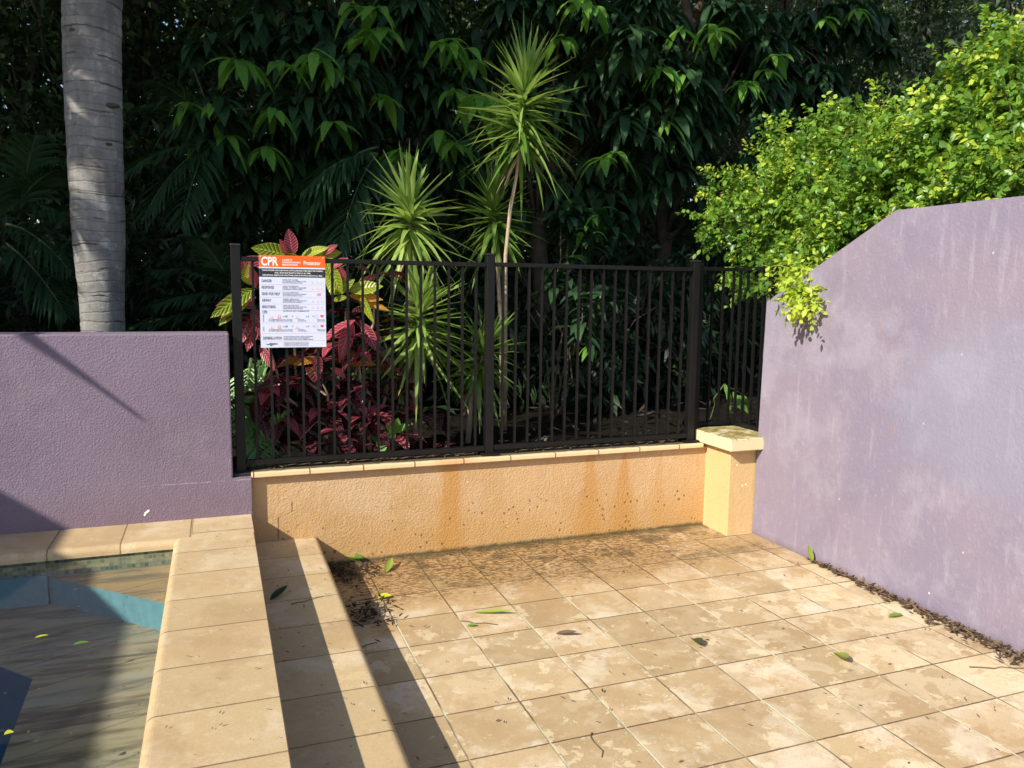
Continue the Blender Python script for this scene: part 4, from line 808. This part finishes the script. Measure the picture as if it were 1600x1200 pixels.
# the spray that hangs down in front of the wall
for (u0, v0, x0, u1, v1, x1) in ((1262, 415, 2.62, 1243, 478, 2.42), (1278, 412, 2.62, 1264, 482, 2.43), (1235, 405, 2.6, 1232, 445, 2.48), (1205, 440, 2.8, 1150, 455, 2.85), (1265, 440, 2.55, 1250, 478, 2.44), (1225, 425, 2.6, 1190, 440, 2.7)):
    a, b = onx(u0, v0, x0), onx(u1, v1, x1); Pd = np.array([a+(b-a)*q_+rng.normal(size=3)*.014 for q_ in np.linspace(0, 1, 24)])
    ob = sprigs(Pd, np.tile([-.1, 0, -.6], (len(Pd), 1)), 'hanging_spray', 'leaf_hedge_y' if u0 > 1230 else 'leaf_hedge', .042, .024, hg, 6)
lst = []
for k in range(7): lst.append((polyline((3.3+.1*rng.normal(), .9-.35*k+.1*rng.normal(), .45), HB[(k*3+2) % len(HB)][0], 7, .04), np.linspace(.03, .01, 7)))
for p in P[::40]:
    c = min(HB, key=lambda b: np.sum((b[0]-p)**2))[0]; lst.append((polyline(c, p, 4, .05), np.linspace(.006, .002, 4)))
tubes('branches', lst, M['wood'], hg, 5)

# ------------------------------------------------------------------ house off to the left (its roof edge shades the pool corner)
hs = empty('house', (-8, -4, 0), 'cream rendered house left of the pool whose eave shades the water', 'house')
EX, EZ = -1.5-1.3*2.5, .36+2.5
bx('wall', M['house'], hs, -11, EX-.5, -9, -.75, -.1, EZ-.15); bm = bmesh.new()
prism(bm, [(EX, EZ-.12), (EX, EZ), (-8, EZ+1.0), (-11.2, EZ), (-11.2, EZ-.12)], 'y', -9.2, -.35); bmo('roof', bm, M['roof'], hs)
# a trailing palm frond off to the left, throwing the two streaks on the purple wall
def back(p, t): return np.array(p, float)+t*np.array([-1.3, -.72, 1.0])
fp = empty('frond_pole', tuple(back((-1.7, .84, 1.4), 1.6)*[1, 1, 0]), 'thin garden palm beside the house with two bare hanging stalks', 'palm')
a0, b0 = back((-1.80, .84, 1.50), 1.5), back((-1.13, .84, .90), 1.75)
a1, b1 = back((-1.80, .84, 1.46), 1.9), back((-1.36, .84, 1.09), 2.1)
root_ = a0+[-.3, -.1, .2]; base_ = np.array([root_[0]-.2, root_[1], -.85])
tubes('stalk', [(polyline(root_, a0, 3, 0), [.02]*3), (np.linspace(a0, b0, 8), np.linspace(.026, .008, 8)), (np.linspace(root_, a1, 3), [.016]*3), (np.linspace(a1, b1, 8), np.linspace(.016, .005, 8)), (polyline(base_, root_, 8, .01), np.linspace(.06, .04, 8))], M['stalk'], fp)

# unseen palm added at the left, its fronds shading the ringed trunk
fr = []
for k in range(15):
    az = k*2.4; fr.append(((-4.1, 1.45, 3.3+.08*k), (math.cos(az), math.sin(az)*.5, .35+.1*(k % 5)), 1.5+.04*k, .45))
for k in range(5): fr.append(((-4.0, 1.3, 2.4+.25*k), (1, .05, .25), 1.0, .35))
palm((-4.1, 1.5, .5), fr, 'unseen dense palm added beyond the left edge to shade the ringed trunk', nleaf=34, ll=.5, lw=.045, hang=.3, trunk=(polyline((-4.1, 1.5, .4), (-4.1, 1.45, 4.4), 8, .01), np.linspace(.09, .06, 8)))

# ------------------------------------------------------------------ fallen leaves, twigs and dirt
def litter(name, P, zs, length, width, mat, up=.25, curl=.25):
    n_ = len(P); az = rng.random(n_)*6.28; D = np.stack([np.cos(az), np.sin(az), rng.normal(size=n_)*up*.4], 1); L_ = length*(.5+rng.random(n_))
    B = np.column_stack([P[:, 0], P[:, 1], zs+.004+np.abs(D[:, 2])*L_]); return leaves(name, M[mat], B, D, unit([0, 0, 1.0]+up*rdir(n_)), L_, width*L_/length, None, droop=0, fold=.3, n=4, prof='lance', curl=curl)
n_ = 900; Yw = .05-1.75*rng.random(n_)**.9; sc_ = np.clip((.1-Yw)/1.4, .05, 1)
P = np.column_stack([2.535-np.abs(rng.normal(size=n_))*.055*sc_-.006, Yw])
tag(litter('leaf_litter', P, .002+.02*rng.random(n_)*sc_, .035, .011, 'litter', .28), kind='stuff')
P = np.column_stack([rng.uniform(-.2, 1.9, 1100), .87-np.abs(rng.normal(size=1100))*.28]); P = P[rng.random(1100) < np.clip(1.25-.5*P[:, 0], .15, 1)]
tag(litter('loose_debris', P, .001*np.ones(len(P)), .016, .0045, 'litter', .15, .1), kind='stuff')
P = np.vstack([np.column_stack([rng.normal(-.12, .07, 300), rng.normal(.72, .10, 300)]), np.column_stack([rng.normal(-.11, .07, 230), rng.normal(.12, .10, 230)])]); P = P[(P[:, 0] > -.235) & (P[:, 1] < .87)]
tag(litter('corner_debris', P, .002+.015*rng.random(len(P)), .03, .010, 'old_litter', .12), kind='stuff')
P = np.column_stack([rng.uniform(-.2, 2.5, 260), rng.uniform(-2.6, .8, 260)])
tag(litter('scattered_debris', P, .001*np.ones(len(P)), .016, .005, 'litter', .3, .2), kind='stuff')
P = np.column_stack([rng.uniform(-.6, -.27, 90), rng.uniform(-1.7, .87, 90)]); tag(litter('step_debris', P, .176*np.ones(90), .012, .004, 'litter', .3), kind='stuff')
P = np.column_stack([rng.uniform(-.95, -.63, 45), rng.uniform(-1.7, .8, 45)]); tag(litter('coping_debris', P, .351*np.ones(45), .011, .0035, 'litter', .2), kind='stuff')
P = np.column_stack([rng.uniform(-2.2, -1.0, 150), rng.uniform(-1.7, .45, 150)]); tag(litter('floating_debris', P, .299*np.ones(150), .012, .004, 'litter', .02, 0), kind='stuff')
P = np.column_stack([rng.uniform(-.5, 2.2, 160), rng.uniform(.9, 1.0, 160)]); tag(litter('capping_debris', P, .577*np.ones(160), .03, .008, 'litter', .5), kind='stuff')
P = np.column_stack([rng.uniform(-3, 6, 1300), rng.uniform(1.05, 7, 1300)]); zz_ = .50+np.maximum(0, P[:, 1]-5)*.12
tag(litter('garden_litter', P, zz_+.02, .10, .03, 'old_litter', .6), kind='stuff')
def fallen(u0, v0, u1, v1, z, mat, wd, label, cat='leaf', name='fallen_leaf', lift=0.0, grp=None, curl=.12):
    a = onz(u0, v0, z+.004); b = onz(u1, v1, z+.004) if not lift else None
    if lift: d_ = np.array([0, 0, 1.0])*lift; a = onz(u0, v0, z+.004); rr = ray(u1, v1); k = (a[1]-CP[1])/rr[1]; b = CP+k*rr
    L_ = np.linalg.norm(b-a); o = leaves(name, M[mat], [a], [b-a], [[0, -.2, 1]] if not lift else [[-.6, -.8, 0.1]], L_, L_*wd, None, droop=0, fold=.75, n=8, prof='lance', curl=curl)
    o.data.transform(Matrix.Translation(-Vector(a))); o.location = a
    return tag(o, label, cat, grp)
fallen(1270, 878, 1262, 848, 0, 'green_fallen', .22, 'curled green leaf standing upright against the tall purple wall', lift=1)
fallen(1303, 1020, 1322, 1043, 0, 'green_fallen', .45, 'green and brown leaf lying alone on the tiles at right', curl=.3)
fallen(1083, 998, 1091, 1016, 0, 'leaf_dark', .5, 'dark folded leaf in the middle of the patio', curl=.3)
fallen(868, 990, 902, 994, 0, 'litter', .3, 'brown curled dead leaf left of the patio middle', curl=.25)
fallen(740, 957, 802, 960, 0, 'green_fallen', .13, 'long thin green willow-like leaf near the planter wall')
fallen(603, 895, 612, 882, 0, 'green_fallen', .3, 'small bent green leaf by the foot of the planter wall', curl=.3)
fallen(590, 935, 612, 933, 0, 'yellow_fallen', .55, 'small crumpled yellow leaf where the step shadow ends')
fallen(730, 978, 745, 978, 0, 'green_fallen', .45, 'tiny green leaf beside a joint below the long thin leaf')
fallen(518, 868, 568, 882, 0, 'leaf_new_bright', .3, 'large green leaf in the shaded corner beside the step', curl=.15)
fallen(422, 938, 448, 926, .175, 'leaf_dark', .38, 'dark green curled leaf on the shaded part of the step', curl=.35)
fallen(54, 997, 76, 992, .3, 'yellow_fallen', .25, 'pale slim leaf floating nearest the blue pool wall', curl=0)
fallen(114, 1008, 140, 1003, .3, 'green_fallen', .3, 'green leaf floating farthest right on the pool', curl=0)
fallen(6, 1148, 22, 1144, .3, 'yellow_fallen', .7, 'round yellow-green leaf floating at the left edge of the pool', curl=0)
fallen(1388, 964, 1410, 962, 0, 'green_fallen', .35, 'flat green leaf fragment beside the litter along the tall wall')
def stick(u0, v0, u1, v1, z, r, mat, label, n=6, wob=.03):
    a, b = onz(u0, v0, z+r+.001), onz(u1, v1, z+r+.001); p = polyline(a, b, n, wob); p[:, 2] = z+r+.001; o = tubes('twig', [(p-a, np.linspace(r, r*.6, n))], M[mat], None, 6); o.location = a; return tag(o, label, 'twig')
stick(1418, 942, 1460, 974, 0, .006, 'straw', 'pale straw coloured stalk lying on the leaf litter by the wall')
stick(720, 970, 778, 976, 0, .003, 'wood', 'thin brown twig lying under the long thin green leaf')
stick(925, 1145, 940, 1183, 0, .0025, 'wood', 'bent dark twig near the bottom centre of the patio', wob=.08)
stick(455, 944, 505, 932, .175, .002, 'wood', 'straight twig crossing the sunlit strip of the step')
stick(560, 1011, 590, 1003, 0, .003, 'wood', 'dark twig in the shadow at the foot of the step', wob=.06)
stick(1515, 1042, 1600, 1044, 0, .003, 'wood', 'long thin twig at the right edge of the patio')
q = ony(852, 682, 1.5)
bm = bmesh.new(); bmesh.ops.create_icosphere(bm, subdivisions=3, radius=.028)
for v in bm.verts: v.co *= 1+.25*math.sin(v.co.x*90)*math.cos(v.co.y*70+v.co.z*60); v.co.x *= .55
o = bmo('stone', bm, simple('brown_stone', (.08, .065, .05), (.16, .13, .10), 30, .85, .5, .2), None, True); o.location = (q[0], q[1], .53); tag(o, 'brown broken stone on the soil behind the right fence panel', 'stone')
